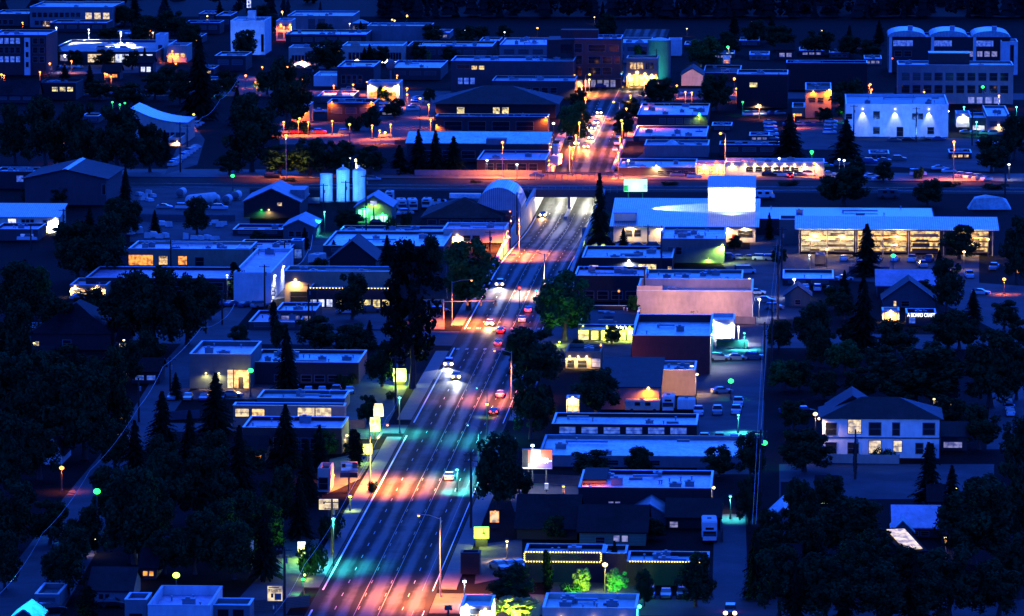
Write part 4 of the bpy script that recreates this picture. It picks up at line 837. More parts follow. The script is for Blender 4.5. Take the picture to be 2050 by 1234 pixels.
# ---- middle distance, right
o = B('shop_building', 'low blue grey shop with sloping roof right of the far end of the bridge', 1236, 1392, 352, 335, 318, 'wmid', 'rpale', units=4, wins=[WR(.5, .95, .2, .6, 4)], lamps=[('f', .5, 1.2, 'warm', 5000, .3)])
B('restaurant', 'low cafe with strings of warm bulbs behind the frontage street', 1392, 1452, 350, 330, 322, 'wcream', 'rpale', units=1, wins=[WR(.05, .95, .05, .6, 4, 'glow_yellow')], lamps=[('f', .3, .95, 'warm', 1200, .3), ('f', .8, .95, 'warm', 1200, .3)])
B('restaurant', 'long low restaurant with a row of arched lamps on its cream wall', 1452, 1650, 352, 325, 317, 'wcream', 'rpale', units=4, wins=[WR(.2, .75, .3, .65, 6)], lamps=[('f', x, .85, 'warm', 800, .3) for x in (.07, .2, .3, .4, .5, .6, .7, .8, .92)])
o = B('mill_building', 'low cream walled mill with a wide sloping metal roof', 1228, 1512, 484, 453, None, 'wcream', 'rmetal', rt='shed', rh=3.6, d=36, over=1.0, wins=[WR(.08, .2, .35, .75, 2), WR(.44, .52, .05, .75, 1, 'wpink'), WR(.88, .98, .35, .75, 1)], doors=[('f', .85, 1, 'paint_red')], lamps=[('f', .12, .98, 'warm', 2600, .12), ('f', .34, .98, 'warm', 2600, .12), ('f', .8, .98, 'warm', 2600, .12), ('f', .93, .98, 'warm', 2600, .12)])
light('SPOT', (o['w'] * .13, 22, 10.2), 'white', 60000, o, .2, to=(1, .1, -.28), cone=44, blend=.5)
extra(o, 'rooftop_shed', 'wcream', lambda q, w, h, d: q.box(0, w * .155, 4, 14, h + .9, h + 3)); extra(o, 'shed_roof', 'rblue', lambda q, w, h, d: q.box(-.2, w * .16, 3.8, 14.2, h + 3.003, h + 3.2))
o = B('mill_tower', 'square white mill tower with a blue roof, floodlit from below', 1417, 1512, 470, 376, None, 'wwhite', 'rblue', rt='shed', rh=2.2, d=9, over=.1, wins=[WR(.28, .32, .3, .42, 1), WR(.62, .66, .3, .42, 1)])
light('SPOT', (o['w'] * .5, -8, 7.6), (1, .98, .95), 15000, o, .2, to=(0, 1, .3), cone=112, blend=.8)
B('shop_building', 'teal walled shop with a white flat roof lit by one yellow lamp', 1322, 1450, 526, 478, 454, 'wteal', 'rwhite', units=6, wins=[WR(.1, .35, .35, .65, 2)], lamps=[('f', .97, .75, 'yg', 9000, .3), ('f', .75, .2, 'yg', 2000, .1)])
B('shop_building', 'dark store with a red lit sign and a white gable lamp', 1165, 1346, 544, 516, 493, 'wblack', 'rpale', units=4, wins=[WR(.08, .18, .1, .45, 1, 'glow_warm'), WR(.62, .82, .1, .55, 1, 'glow_yellow'), WR(.95, .99, .1, .4, 1, 'glow_warm')], lamps=[('f', .52, .8, 'white', 9000, .3)])
SIGN('small red glowing oval sign on the dark store front', 1221, 541, 1212, 1230, 520, 530, 'glow_red', frame='black', legs=1)
B('shop_building', 'narrow blue roofed store with a black front behind the leafy street tree', 1150, 1292, 604, 552, 534, 'wblack', 'rpale', units=4, wins=[WR(.1, .9, .1, .4, 4, 'glass')])
B('shop_building', 'teal edged flat roof block behind the pink billboard wall building', 1292, 1486, 584, 558, 540, 'wteal', 'rpale', units=5, wins=[])
o = B('shop_building', 'large plain pink walled store with a sunken blue roof', 1275, 1506, 646, 582, 558, 'wpink', 'rpale', units=1, wins=[], para=2.2)
extra(o, 'raised_parapet', 'wpink', lambda q, w, h, d: q.box(0, w * .22, .004, .5, h + .11, h + 1.1))
FONT('lettering', 'AUTO GLASS', o, (o['w'] * .44, -.06, o['h'] * .22), .9, 'wdbrick', width=o['w'] * .17)
for x in (.1, .5, .85): light('SPOT', (o['w'] * x, -15, 9), 'pink', 9000, o, .4, to=(0, 1, -.35), cone=75)
o = B('timber_store', 'long open fronted timber store with lit shelves of boards', 1600, 1990, 508, 458, None, 'wdark', 'rcyan', rt='shed', rh=1.6, d=12, wins=[], over=1.2)
w_, h_ = o['w'], o['h']
for i, (x0, x1) in enumerate(((.01, .14), (.14, .28), (.3, .42), (.42, .55), (.57, .72), (.8, .97))):
    extra(o, 'lit_bay', 'glow_creamw' if i < 2 else 'glow_warm', lambda q, w, h, d: q.box(w * x0, w * x1, -.05, -.004, h * .08, h * .92))
    for j in range(4):
        rj = random.Random(i * 9 + j)
        extra(o, 'shelf', 'steel', lambda q, w, h, d: q.box(w * x0 + .1, w * x1 - .1, -2.0, -.06, h * (.1 + .21 * j), h * (.1 + .21 * j) + .22))
        extra(o, 'board_stack', rj.choice(['wcream', 'wtan', 'wood', 'wdark', 'wood']), lambda q, w, h, d: q.box(w * x0 + rj.uniform(.3, 3), w * x1 - rj.uniform(.3, 4), -1.9, -.3, h * (.1 + .21 * j) + .23, h * (.1 + .21 * j) + rj.uniform(.5, 1.0)))
for x in (0, .145, .29, .43, .56, .74, .99): extra(o, 'post', 'polelit', lambda q, w, h, d: q.box(w * x - .12, w * x + .12, -2.2, -2.01, 0, h - .35))
for x in (.08, .22, .5, .88): light('POINT', (w_ * x, -3, h_ * .7), 'warm', 2600, o, .4)
B('warehouse', 'wide blue ribbed roof hall behind the timber store', 1515, 1872, 470, 438, 414, 'wdark', 'rblue', rt='flat', units=1, wins=[], cope=None, para=.1)
B('shop_building', 'dark green walled wing at the end of the timber store', 1560, 1602, 490, 440, 432, 'wteal', 'rpale', units=0, wins=[])
B('shop_building', 'plain blue flat roof shed beside the parked white sedan', 1567, 1669, 572, 558, 540, 'wdark', 'rwhite', units=0)
B('house', 'purple roofed house with two white pipes', 1756, 1876, 596, 572, None, 'wdark', 'rpurple', rt='gs', rh=3.0, d=14, wins=[WR(.1, .9, .3, .7, 4)])
B('house', 'grey gabled house with a white trimmed gable and one warm window', 1768, 1872, 616, 600, None, 'wsiding', 'rdark', rt='gf', rh=4.4, d=12, wins=[WR(.2, .25, .2, .8, 1, 'glow_warm'), WR(.35, .5, .2, .8, 1)])
o = B('shop_building', 'low dark shop with blue white glowing letters on its roof edge', 1814, 1874, 652, 628, 618, 'wdark', 'rdark', units=1, wins=[WR(.1, .3, .2, .7, 1, 'glow_bluew')])
FONT('lettering', 'A BOARD CRAFT', o, (o['w'] * .5, -.3, o['h'] - .35), 1.2, 'glow_head_w' if False else 'glow_headw', width=o['w'] * .92)
B('kiosk_building', 'small warm lit porch left of the glowing roof letters', 1766, 1800, 644, 622, 616, 'wcream', 'rdark', units=0, wins=[WR(.1, .9, .1, .8, 2, 'glow_warm')], lamps=[('f', .5, 1, 'warm', 4000)])
B('house', 'teal sided small house under the round trees right of the alley', 1572, 1622, 614, 592, None, 'wteal', 'rdark', rt='gf', rh=2.2, d=9, wins=[WR(.4, .6, .2, .6, 1)])
# ---- near, left
B('house', 'black block with a thin lit roof strip among the dark trees', 30, 120, 672, 656, 647, 'wblack', 'rpale', units=2)
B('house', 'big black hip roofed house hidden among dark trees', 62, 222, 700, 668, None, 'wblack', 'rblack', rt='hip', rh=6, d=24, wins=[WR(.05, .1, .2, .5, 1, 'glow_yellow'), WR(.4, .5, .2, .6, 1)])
o = B('clinic', 'flat roofed clinic with a warm lit stone entrance', 380, 502, 778, 709, 683, 'wteal', 'rwhite', units=4, wins=[WR(.62, .72, .02, .55, 1, 'glow_creamw'), WR(.72, .97, .02, .55, 1, 'glow_warm')], doors=[('f', .84, 1.15, 'black')], lamps=[('f', .27, .45, 'warm', 700, .2), ('f', .48, .45, 'warm', 700, .2)], para=1.0)
light('POINT', (o['w'] * .85, -2.0, 2.2), 'warm', 700, o, .3)
B('shop_building', 'low dark office with a blue roof carrying several cooling boxes', 503, 718, 768, 725, 700, 'wdark', 'rpale', units=6, wins=[WR(.2, .95, .1, .4, 6)])
B('shop_building', 'teal edged shop roof with a white end wall in front of the low dark office', 515, 690, 822, 797, 781, 'wteal', 'rpale', units=1, wins=[])
B('shop_building', 'blue roofed motel with two warm lit clerestory windows', 467, 690, 856, 812, 806, 'wpale', 'rpale', units=1, wins=[WR(.02, .14, .5, .85, 1, 'glow_creamw'), WR(.17, .28, .5, .85, 1, 'glow_warm'), WR(.58, .73, .45, .92, 1, 'glow_creamw'), WR(.74, .88, .45, .92, 1, 'glow_creamw')])
B('shop_building', 'lower wing of the motel with a tall white end wall', 486, 684, 908, 856, 834, 'wdark', 'rpale', units=2, wins=[WR(.3, .95, .2, .6, 7)], lamps=[('r', .5, .5, 'warm', 2500)])
B('shop_building', 'small orange lit shop corner behind the street lamp pole', 636, 661, 985, 938, 926, 'wpink', 'rdark', units=0, cope=None, wins=[WR(.1, .8, .1, .6, 1)], lamps=[('r', .4, .6, 'sodium', 5000)])
B('house', 'low dark house with a faint white gable left of the green star lamp', 86, 124, 930, 905, None, 'wwhite', 'rblack', rt='gf', rh=3, d=12, wins=[])
B('garage', 'grey garage with a wide door at the lower frame edge', 70, 118, 1217, 1190, 1168, 'wpale', 'rmid', units=0, wins=[WR(.15, .85, .05, .75, 1, 'wsiding')])
B('house', 'low dark bungalow between the garage and the columnar tree', 180, 262, 1207, 1182, None, 'wpale', 'rdark', rt='gs', rh=2.6, d=12, wins=[WR(.2, .5, .3, .7, 2)])
B('bank', 'white bank with a sunken blue roof and wide roof rim', 296, 420, 1262, 1212, 1173, 'wwhite', 'rpale', units=1, wins=[WR(.05, .5, .05, .5, 2)], para=1.4, cope='wwhite')
B('bank', 'left side wing of the white bank', 250, 294, 1256, 1201, 1187, 'wpale', 'rpale', units=0, wins=[WR(.2, .8, .1, .5, 1)])
B('canopy_building', 'thin flat drive up canopy attached beside the white bank', 424, 500, 1252, 1212, 1198, 'wpale', 'rpale', units=0, wins=[WR(.1, .9, .02, .8, 2, 'glass')])
o = B('house', 'green lit gable roof corner at the lower frame edge', 22, 74, 1275, 1240, None, 'wsiding', 'rpale', rt='gf', rh=1.5, d=8, wins=[])
light('SPOT', (o['w'] * .5, 2, 13), 'green', 9000, o, .3, to=(0, .1, -1), cone=100)
B('house', 'tiny teal shed wall under the dark grove', 304, 334, 1116, 1090, None, 'wteal', 'rblack', rt='gs', rh=1, d=8, wins=[WR(.3, .6, .1, .5, 1)])
# ---- near, right
o = B('shop_building', 'tall dark brick store with a bright sunken white roof', 1265, 1421, 748, 672, 630, 'wdbrick', 'rwhite', units=1, wins=[], para=1.6, lamps=[('r', .25, .9, 'white', 9000, .2), ('r', .8, .8, 'teal', 12000, .3)])
light('SPOT', (-8, -3, 3), 'sodium', 5000, o, .3, to=(1, .5, .2), cone=100)
B('shop_building', 'small white annex with a floodlit wall behind the tall dark brick store', 1424, 1470, 680, 640, 628, 'wwhite', 'rwhite', units=1, wins=[], lamps=[('f', .05, .95, 'white', 7000, .3), ('f', .9, .8, 'white', 5000, .25)])
B('shop_building', 'tan block with a lit wall and roof vents beside the white parked trailers', 1321, 1392, 792, 741, 723, 'wtan', 'rpale', units=2, wins=[], lamps=[('r', .1, .8, 'warm', 4000, .25)])
_o = [x for x in bpy.data.objects if x.get('label', '').startswith('tan block')][0]; light('SPOT', (_o['w'] * .5, -9, 3.2), 'pink', 5000, _o, .3, to=(0, 1, -.05), cone=70)
B('garage', 'long dark roofed garage with an orange lamp over its plain wall', 1203, 1319, 820, 776, None, 'wpale', 'rdark', rt='shed', rh=2.6, d=26, wins=[], lamps=[('f', .82, .98, 'deep', 6000, .35)])
B('bank', 'small drive through bank with three warm lamps under its flat roof', 1132, 1203, 738, 704, 688, 'wtan', 'rblack', units=2, wins=[WR(.05, .25, .05, .5, 1), WR(.35, .6, .05, .5, 1), WR(.75, .98, .1, .6, 1, 'glow_dim')], lamps=[('f', .12, .72, 'warm', 1500, .22), ('f', .36, .72, 'warm', 1500, .22), ('f', .6, .72, 'warm', 1500, .22)], cope=None)
o = B('restaurant', 'dark roofed restaurant with a glowing yellow green glass front', 1158, 1272, 682, 650, 612, 'wblack', 'rblack', units=1, wins=[WR(.0, .18, .05, .62, 1, 'glow_creamw'), WR(.2, .55, .05, .62, 2, 'glow_yellow'), WR(.57, .98, .05, .62, 3, 'glow_yellow')], lamps=[('f', .08, .9, 'yg', 9000, .2), ('f', .5, .9, 'yg', 9000, .2), ('f', .9, .9, 'yg', 9000, .2)])
FONT('lettering', "Arby's", o, (o['w'] * .75, -.15, o['h'] * .86), 1.1, 'glow_headw', width=o['w'] * .2)
extra(o, 'canopy', 'rpale', lambda q, w, h, d: q.box(w * .05, w * .5, -4, -.5, h * .8, h * .88))
o = B('kiosk_building', 'tiny yellow glowing glass kiosk', 1134, 1159, 828, 797, 792, 'wcream', 'rmid', units=0, wins=[WR(.05, .95, .15, .45, 2, 'glow_creamw'), WR(.05, .95, .5, .8, 2, 'glow_warm')], lamps=[('f', .5, 1.05, 'warm', 4000, .25)])
B('shop_building', 'long flat cyan tinted roof over a dark front with six pale windows', 1105, 1395, 872, 849, 827, 'wblack', 'rwhite', units=1, wins=[WR(.03, .95, .2, .75, 6, 'glow_bluew')])
B('shop_building', 'wide plain bright blue roof with two roof boxes at one end', 1078, 1492, 934, 912, 871, 'wpale', 'rwhite', units=2, wins=[WR(.3, .6, .2, .6, 3)], cope='rpale')
o = B('shop_building', 'black fronted store with a bright blue roof and an orange lit roof terrace', 1158, 1424, 1032, 976, 941, 'wblack', 'rwhite', units=5, wins=[WR(.22, .32, .45, .5, 2, 'glow_dim')], lamps=[('r', .2, .9, 'warm', 3500, .25)], cope='coping')
extra(o, 'terrace_roof', 'rblack', lambda q, w, h, d: q.box(.4, w * .2, d * .3, d - .4, h + .2, h + .5)); extra(o, 'terrace_wall', 'wpink', lambda q, w, h, d: q.box(.42, w * .2 - .1, d * .45, d * .45 + .2, h - .68, h + .198))
for x in (.06, .15): light('POINT', (o['w'] * x, o['d'] * .3, o['h'] + .05), 'sodium', 180, o, .15)
o = B('house', 'blue gabled house end lit pale among black roofs', 1268, 1334, 1052, 1030, None, 'wsiding', 'rmid', rt='gf', rh=1.7, d=18, wins=[WR(.6, .66, .2, .5, 1)])
B('house', 'long black roofed house with a dim green wall', 1160, 1292, 1092, 1065, None, 'wgreen', 'rblack', rt='gs', rh=3.2, d=17, wins=[WR(.25, .38, .2, .6, 1), WR(.5, .75, .3, .75, 2, 'glow_dim')])
B('house', 'wide black roof between the green walled house and the green sign', 1035, 1155, 1080, 1058, None, 'wblack', 'rblack', rt='gs', rh=4.2, d=20, wins=[])
B('house', 'dark carport roof behind the white motorhome', 1336, 1440, 1058, 1036, None, 'wblack', 'rblack', rt='gs', rh=2.2, d=13, wins=[WR(.05, .2, .1, .6, 1, 'glow_dim')])
def bulbs(o, pts):
    for (x0, z0_, x1, z1_, n_) in pts:
        for i in range(n_):
            t = (i + .5) / n_; extra(o, 'bulb', 'glow_bulb', lambda q, w, h, d: q.sphere((w * (x0 + (x1 - x0) * t), -.22, h * (z0_ + (z1_ - z0_) * t)), .11, 8, 5))
o = B('restaurant', 'dark fronted restaurant with its fascia outlined in yellow bulbs', 1050, 1208, 1166, 1106, 1089, 'wblack', 'rpale', units=1, wins=[WR(.02, .95, .74, .97, 1, 'black')], cope='rpale')
bulbs(o, [(.0, 1.02, .97, 1.02, 28), (.0, .7, .97, .7, 28), (.0, .72, .0, 1.0, 4), (.97, .72, .97, 1.0, 4)])
o = B('restaurant', 'lower blue roofed wing with one line of yellow bulbs', 1255, 1418, 1172, 1124, 1104, 'wblack', 'rpale', units=3, wins=[], cope='rpale')
bulbs(o, [(.02, 1.0, .98, 1.0, 28)])
B('shop_building', 'narrow roof link between the two bulb lined roofs', 1209, 1254, 1168, 1108, 1092, 'wdbrick', 'rpale', units=0, wins=[], cope='rpale')
o = B('restaurant', 'cream restaurant with a purple roof and warm lamps at the lower frame edge', 1086, 1274, 1262, 1217, 1188, 'wcream', 'rpale', units=4, wins=[WR(.1, .9, .02, .4, 4, 'glow_yellow')], lamps=[('f', .2, .62, 'warm', 3500, .15), ('f', .55, .62, 'warm', 3500, .15), ('r', .3, .9, 'teal', 3500, .3), ('f', .85, .62, 'warm', 3500, .15)])
o = B('restaurant', 'small cream building corner beside the yellow lit tree', 922, 984, 1262, 1214, 1192, 'wcream', 'rpale', units=1, wins=[WR(.3, .6, .4, .9, 1)], lamps=[('f', .2, 1.05, 'white', 5000, .25), ('f', .8, .9, 'warm', 5000, .2)])
B('booth', 'black drive up booth with an overhanging flat top', 922, 960, 1150, 1108, 1104, 'wblack', 'rblack', units=0, wins=[], cope='wdark')
o = B('house', 'two storey white walled house with three glowing windows', 1646, 1880, 916, 838, None, 'wwhite', 'rdark', rt='hip', rh=3.2, d=15, over=.8, wins=[WR(.03, .12, .58, .88, 1), WR(.22, .33, .62, .97, 1, 'glow_creamw'), WR(.4, .5, .58, .9, 1), WR(.6, .66, .58, .9, 1), WR(.86, .96, .6, .9, 1), WR(.03, .12, .1, .38, 1), WR(.22, .31, .1, .38, 1), WR(.4, .5, .12, .44, 1, 'glow_creamw'), WR(.61, .68, .16, .44, 1, 'glow_creamw'), WR(.8, .86, .12, .38, 1), WR(.9, .95, .12, .38, 1)], lamps=[('f', -.03, 1.0, 'warm', 2500, .25)])
extra(o, 'belt_course', 'wsiding', lambda q, w, h, d: q.box(0, w, -.05, -.004, h * .49, h * .53)); extra(o, 'cross_gable', 'rdark', lambda q, w, h, d: q.prism([(w * .02, h), (w * .5, h), (w * .26, h + 3.4)], d * .5, d + 6))
light('SPOT', (o['w'] * .5, -30, 8), 'cool', 9000, o, 1, to=(0, 1, -.15), cone=70)
B('house', 'low porch wing with a white post beside the two storey white walled house', 1884, 1936, 902, 874, None, 'wdark', 'rdark', rt='gs', rh=2, d=10, wins=[WR(.1, .8, .2, .6, 1, 'glow_dim')])
B('house', 'blue gabled cottage at the edge of the dark pines', 1536, 1600, 1072, 1046, None, 'wpale', 'rpale', rt='gf', rh=2.6, d=12, wins=[WR(.2, .35, .2, .5, 1)])
B('house', 'blue roofed house with a small dormer below the tall conifers', 1790, 1880, 1076, 1056, None, 'wdark', 'rpale', rt='gs', rh=2.6, d=14, wins=[WR(.1, .8, .2, .6, 3)])
B('house', 'pale gabled porch in front of the blue roofed dormer house', 1788, 1826, 1080, 1062, None, 'wpale', 'rpale', rt='gf', rh=1.6, d=8, wins=[])
o = B('house', 'low house with a white lit skylight roof panel', 1808, 1850, 1122, 1106, None, 'wdark', 'rblack', rt='shed', rh=2.2, d=9, wins=[], rot=18)
extra(o, 'skylight', 'glow_creamw', lambda q, w, h, d: q.raw([(.3, 0, h + .4), (w - .3, 0, h + .4), (w - .3, d * .9, h + 2.5), (.3, d * .9, h + 2.5), (.3, 0, h + .5), (w - .3, 0, h + .5), (w - .3, d * .9, h + 2.6), (.3, d * .9, h + 2.6)], [(0, 3, 2, 1), (4, 5, 6, 7), (0, 1, 5, 4), (1, 2, 6, 5), (2, 3, 7, 6), (3, 0, 4, 7)]))

for lb, u0, u1, vb, vt, mk in (('small house with two warm windows in the trees below the big black hip roof', 60, 100, 738, 720, 'glow_warm'), ('tiny lit window house at the bend of the left street woods', 236, 256, 700, 682, 'glow_creamw'), ('house with white door light between poles left of the clinic', 228, 262, 755, 732, 'glow_white'), ('dark house with blue lit windows before the conifer left of the clinic', 262, 320, 768, 744, 'glow_bluew'),
    ('house with pinkish lit porch in the lower left street woods', 222, 250, 848, 828, 'glow_warm'), ('house with a row of warm windows behind the two storey house', 1784, 1832, 818, 796, 'glow_warm'), ('second lit house behind the two storey house, by the right street', 1862, 1912, 818, 794, 'glow_creamw'), ('lit cabin among pines left of the blue gabled cottage', 1568, 1606, 1022, 1000, 'glow_white'), ('house with greenish lit windows among the pines right of the cottage', 1636, 1672, 1018, 986, 'glow_green'),
    ('house with one amber window in the black lower wood', 1570, 1600, 1148, 1126, 'glow_orange'), ('house with orange window specks right of the lit skylight roof', 1886, 1920, 1090, 1070, 'glow_orange'), ('cream lit wall behind the blue roofed dormer house', 1860, 1890, 1026, 1004, 'glow_creamw'), ('dark house with one blue window in the lower left woods', 256, 300, 1128, 1100, 'glow_bluew'), ('house with a tiny amber lamp window below the lower left grove', 282, 312, 1160, 1136, 'glow_orange'),
    ('house with dim amber porch below the motel, among conifers', 486, 530, 926, 904, 'glow_orange'), ('far cottage with lit windows under the dark hill, right of the pink house', 1555, 1590, 120, 100, 'glow_dim'), ('house with specks of warm light in the trees below the parking deck', 205, 240, 160, 144, 'glow_orange'), ('lit house among trees left of the far cyan canopy', 278, 306, 152, 126, 'glow_white'), ('garden house lit white behind the tall black tree', 366, 388, 174, 158, 'glow_green')):
    B('house', lb, u0, u1, vb, vt, None, 'wdark', 'rblack', rt='gs', rh=2.2, d=9, wins=[WR(.1, .9, .3, .68, 2, mk)])

for phrase, rows in (('in the far left rows', ((330, 365, 66, 55), (372, 402, 88, 74), (226, 262, 80, 68), (385, 428, 150, 138), (300, 336, 168, 158), (440, 470, 178, 168), (250, 285, 122, 110))), ('in the far centre rows', ((585, 640, 112, 102), (640, 690, 108, 98), (870, 905, 110, 98), (760, 800, 232, 222), (905, 960, 108, 98), (860, 900, 78, 66), (960, 1000, 92, 82))),
    ('under the dark hill', ((1370, 1400, 100, 90), (1425, 1470, 118, 108), (1500, 1540, 120, 110), (1600, 1650, 112, 102), (1660, 1700, 116, 106), (1730, 1765, 130, 118), (1480, 1520, 92, 82))), ('in the far right car park', ((1425, 1465, 262, 252), (1500, 1540, 282, 272), (1740, 1780, 318, 308), (1900, 1945, 318, 306), (1960, 2000, 300, 288), (2015, 2050, 285, 270)))):
    for i, (u0, u1, vb, vt) in enumerate(rows):
        B('shop_building', f'small low roofed block, {ORD[i] if rows[0][0] < 0 else ORD[sorted(r[0] for r in rows).index(u0)]} from left of {NUM[len(rows)]} {phrase}', u0, u1, vb, vt, vt - 7, ('wdark', 'wmid', 'wpale')[i % 3], ('rwhite', 'rpale', 'rmetal')[(i + u0) % 3], units=2, wins=[WR(.1, .9, .25, .65, 3, ('glass', 'glow_warm', 'glassdull', 'glow_dim')[(i + vb) % 4])], group='small blocks ' + phrase)
# ============================================================ street lamps
# main street lamps (their pools colour the road)
for lb, u, vb, h, c, pw, arm, lc in (
    ('tall sodium lamp lighting the orange patch of road beside the board with two panels', 741, 972, 11, 'sodium', 260000, (3.2, .5), 'road'),
    ('sodium lamp post at the bottom of the road, beside the cream restaurant corner', 882, 1196, 13, 'sodium', 230000, (-3.5, 1), 'road'),
    ('lamp on a bent arm over the crossing, beside the big pine', 894, 598, 10, 'white', 1500, (2.8, 1.0), None),
    ('sodium lamp on the pavement by the parked car with red lights', 1024, 800, 10, 'sodium', 70000, (-3.5, 0), 'road'),
    ('sodium lamp at the crossing on the far side of the big pine', 905, 650, 10, 'sodium', 190000, (4.5, 1), 'road'),
    ('sodium lamp on the slip road pavement above the underpass ramp', 1040, 497, 11, 'sodium', 380000, (-2.5, 0), 'road'),
    ('sodium lamp pouring light beside the pink walled corner store', 1008, 512, 9, 'sodium', 170000, (4, 0), 'road'),
    ('sodium lamp among trees beside the far crossing, in front of the leafy street tree', 1090, 590, 10, 'sodium', 150000, (-4, 0), 'pink')):
    LAMP(lb, u, vb, h, c, pw * 1.45, arm, .22, lcol=lc)
for lb, u, v, c, h, pw in (
    ('pale green lamp globe beside the dark car with red lights', 975, 836, 'yg', 2.6, 2500), ('small yellow green lamp globe between the white sign and the road', 701, 1024, 'yg', 2.6, 3000), ('small green lamp globe low beside the pavement at the bottom', 607, 1190, 'green', 2.4, 2500),
    ('teal lamp globe above the white car driving away', 915, 985, 'teal', 4, 34000), ('teal lamp on a hidden post lighting the pavement by the stacked yellow signs', 800, 868, 'teal', 7, 46000), ('teal lamp behind the bush, lighting the road near the bottom', 668, 1135, 'teal', 8, 50000),
    ('bright cyan traffic glow lamp left of the leafy street tree', 1074, 618, 'cyan', 4.2, 2500), ('white lamp on the pavement beside the bottom road sign', 930, 1215, 'white', 4, 6000)):
    LAMP(lb, u, v, h, c, pw, (0, 0), .32)
LAMP('teal lamp post over the outer lanes opposite the dark round tree', 958, 960, 10, 'teal', 60000, (-2, 0), .15); LAMP('teal lamp post at the kerb before the dark round tree', 975, 880, 10, 'teal', 26000, (-2, 0), .15)
# far street and frontage street
for lb, u, vb, vt, c, pw, a in (
    ('tall orange lit pole before the black forest trees on the frontage street', 573, 358, 272, 'sodium', 130000, 0), ('tall orange lit pole in front of the low purple canopy', 1006, 357, 286, 'sodium', 220000, 0),
    ('tall orange pole at the cafe with strings of bulbs', 1452, 352, 268, 'sodium', 150000, -1.5), ('tall orange pole near the frame edge on the frontage street', 1909, 362, 285, 'sodium', 130000, 0),
    ('curved orange lamp post among black trees near the left frame edge', 128, 328, 276, 'sodium', 6000, -1), ('orange post lamp in the car park beside the hip roofed hall', 841, 258, 198, 'sodium', 22000, 0),
    ('orange kerb lamp post in front of trees beside the far street', 1244, 285, 242, 'sodium', 20000, 0), ('green lamp on a post in front of the dark yard behind silos', 466, 382, 353, 'green', 3500, 0),
    ('yellow green flood lamp before the big far round tree', 1405, 132, 106, 'yg', 60000, 0), ('small green lamp beyond the dark roof behind the pink house', 1457, 122, 95, 'green', 16000, 0),
    ('orange lamp beside the black walled store and the pink house', 1470, 190, 158, 'sodium', 22000, 0), ('orange lamp globe at the left street corner', 388, 262, 230, 'sodium', 9000, 0),
    ('orange lamp globe between the tall black tree and the pink arcade', 492, 178, 152, 'sodium', 16000, 0), ('green lamp on a tall post before the grey office', 1967, 225, 175, 'green', 42000, 0),
    ('second green lamp at the end of the grey office', 2021, 205, 164, 'green', 16000, 0), ('orange lamp by the foot of the grey office', 1889, 195, 166, 'sodium', 12000, 0),
    ('orange lamp glowing in the tree beside the dark roof tower', 1742, 205, 170, 'sodium', 26000, 0), ('white lamp globe on a post behind the parked cars by the far street', 1108, 282, 248, 'white', 9000, 0),
    ('small yellow lamp in front of the long dark hall', 1521, 232, 212, 'warm', 9000, 0), ('green lamp over the car park in front of the leafy dark tree', 1625, 335, 305, 'green', 5000, 0),
    ('green lamp in the yard before the conifer by the timber store', 1788, 548, 513, 'green', 5000, 0), ('green lamp among trees at the end of the timber store', 1929, 500, 466, 'green', 8000, 0),
    ('small green lamp over the alley car park', 1463, 800, 764, 'green', 6000, 0), ('green lamp glowing in the leaves beside the alley wires', 1530, 935, 888, 'green', 7000, 0),
    ('bright green star lamp in the dark left grove', 195, 1075, 985, 'green', 15000, 0), ('warm lamp on a pale post by the left street bend', 124, 985, 938, 'sodium', 9000, 0),
    ('orange lamp post before the small bank', 1203, 722, 692, 'sodium', 9000, 0), ('thin white lamp post between the two lit trees at the bulb lined restaurant', 1211, 1190, 1132, 'warm', 7000, 0),
    ('green tipped lamp behind the white bank', 353, 1185, 1153, 'yg', 3500, 0), ('green lamp globe on a post at the clinic entrance', 502, 795, 743, 'green', 1200, 0),
    ('warm wall height lamp by the corner of the two storey house', 1632, 880, 830, 'warm', 9000, 0), ('orange post lamp lighting the crossing at the head of the street', 1172, 190, 150, 'sodium', 260000, 1.5),
    ('warm lamp at the far corner by the yellow lit brick shop', 1318, 190, 160, 'sodium', 40000, -1.5), ('lamp lighting the road before the parked bus', 1140, 330, 285, 'sodium', 260000, 2),
    ('lamp over the far street between the round trees', 1240, 245, 205, 'sodium', 70000, -2), ('orange lamp post before the drive through', 815, 215, 178, 'sodium', 15000, 0),
    ('orange lamp on the side road before the brown reddish hedge', 1630, 355, 328, 'sodium', 20000, 0), ('orange lamp in the car park behind the black trees', 700, 285, 250, 'sodium', 26000, 0), ('orange lamp beside the round bushes under the orange wall', 600, 265, 238, 'sodium', 22000, 0), ('pale orange lamp low by the right hand street', 2010, 590, 560, 'sodium', 16000, 0),
    ('white lamp in the parking yard left of the parking deck', 130, 146, 112, 'white', 12000, 0), ('orange lamp in the car park under the parking deck', 100, 152, 128, 'sodium', 9000, 0), ('orange lamp in front of the apartment block with the white stair tower', 3, 160, 150, 'sodium', 16000, 0), ('pair height orange lamp among trees below the parking deck', 214, 168, 150, 'sodium', 6000, 0),
    ('orange lamp on the far hillside top behind the warehouse roof', 790, 62, 42, 'sodium', 16000, 0), ('tall orange lit post on the far hillside behind the warehouse roof', 815, 62, 32, 'sodium', 14000, 0), ('orange lit post left of the far stepped block', 565, 55, 24, 'sodium', 9000, 0), ('orange post behind the low pale hall by the office tower', 1076, 75, 57, 'sodium', 6000, 0)):
    LAMP(lb, u, vb, vt=vt, colr=c, pw=pw, arm=(a, 0), lcol='road' if pw > 100000 else None, big=.62 if 'star' in lb else .6 if c in ('green', 'yg', 'teal') else .45, cone=155 if pw > 200000 else 128)
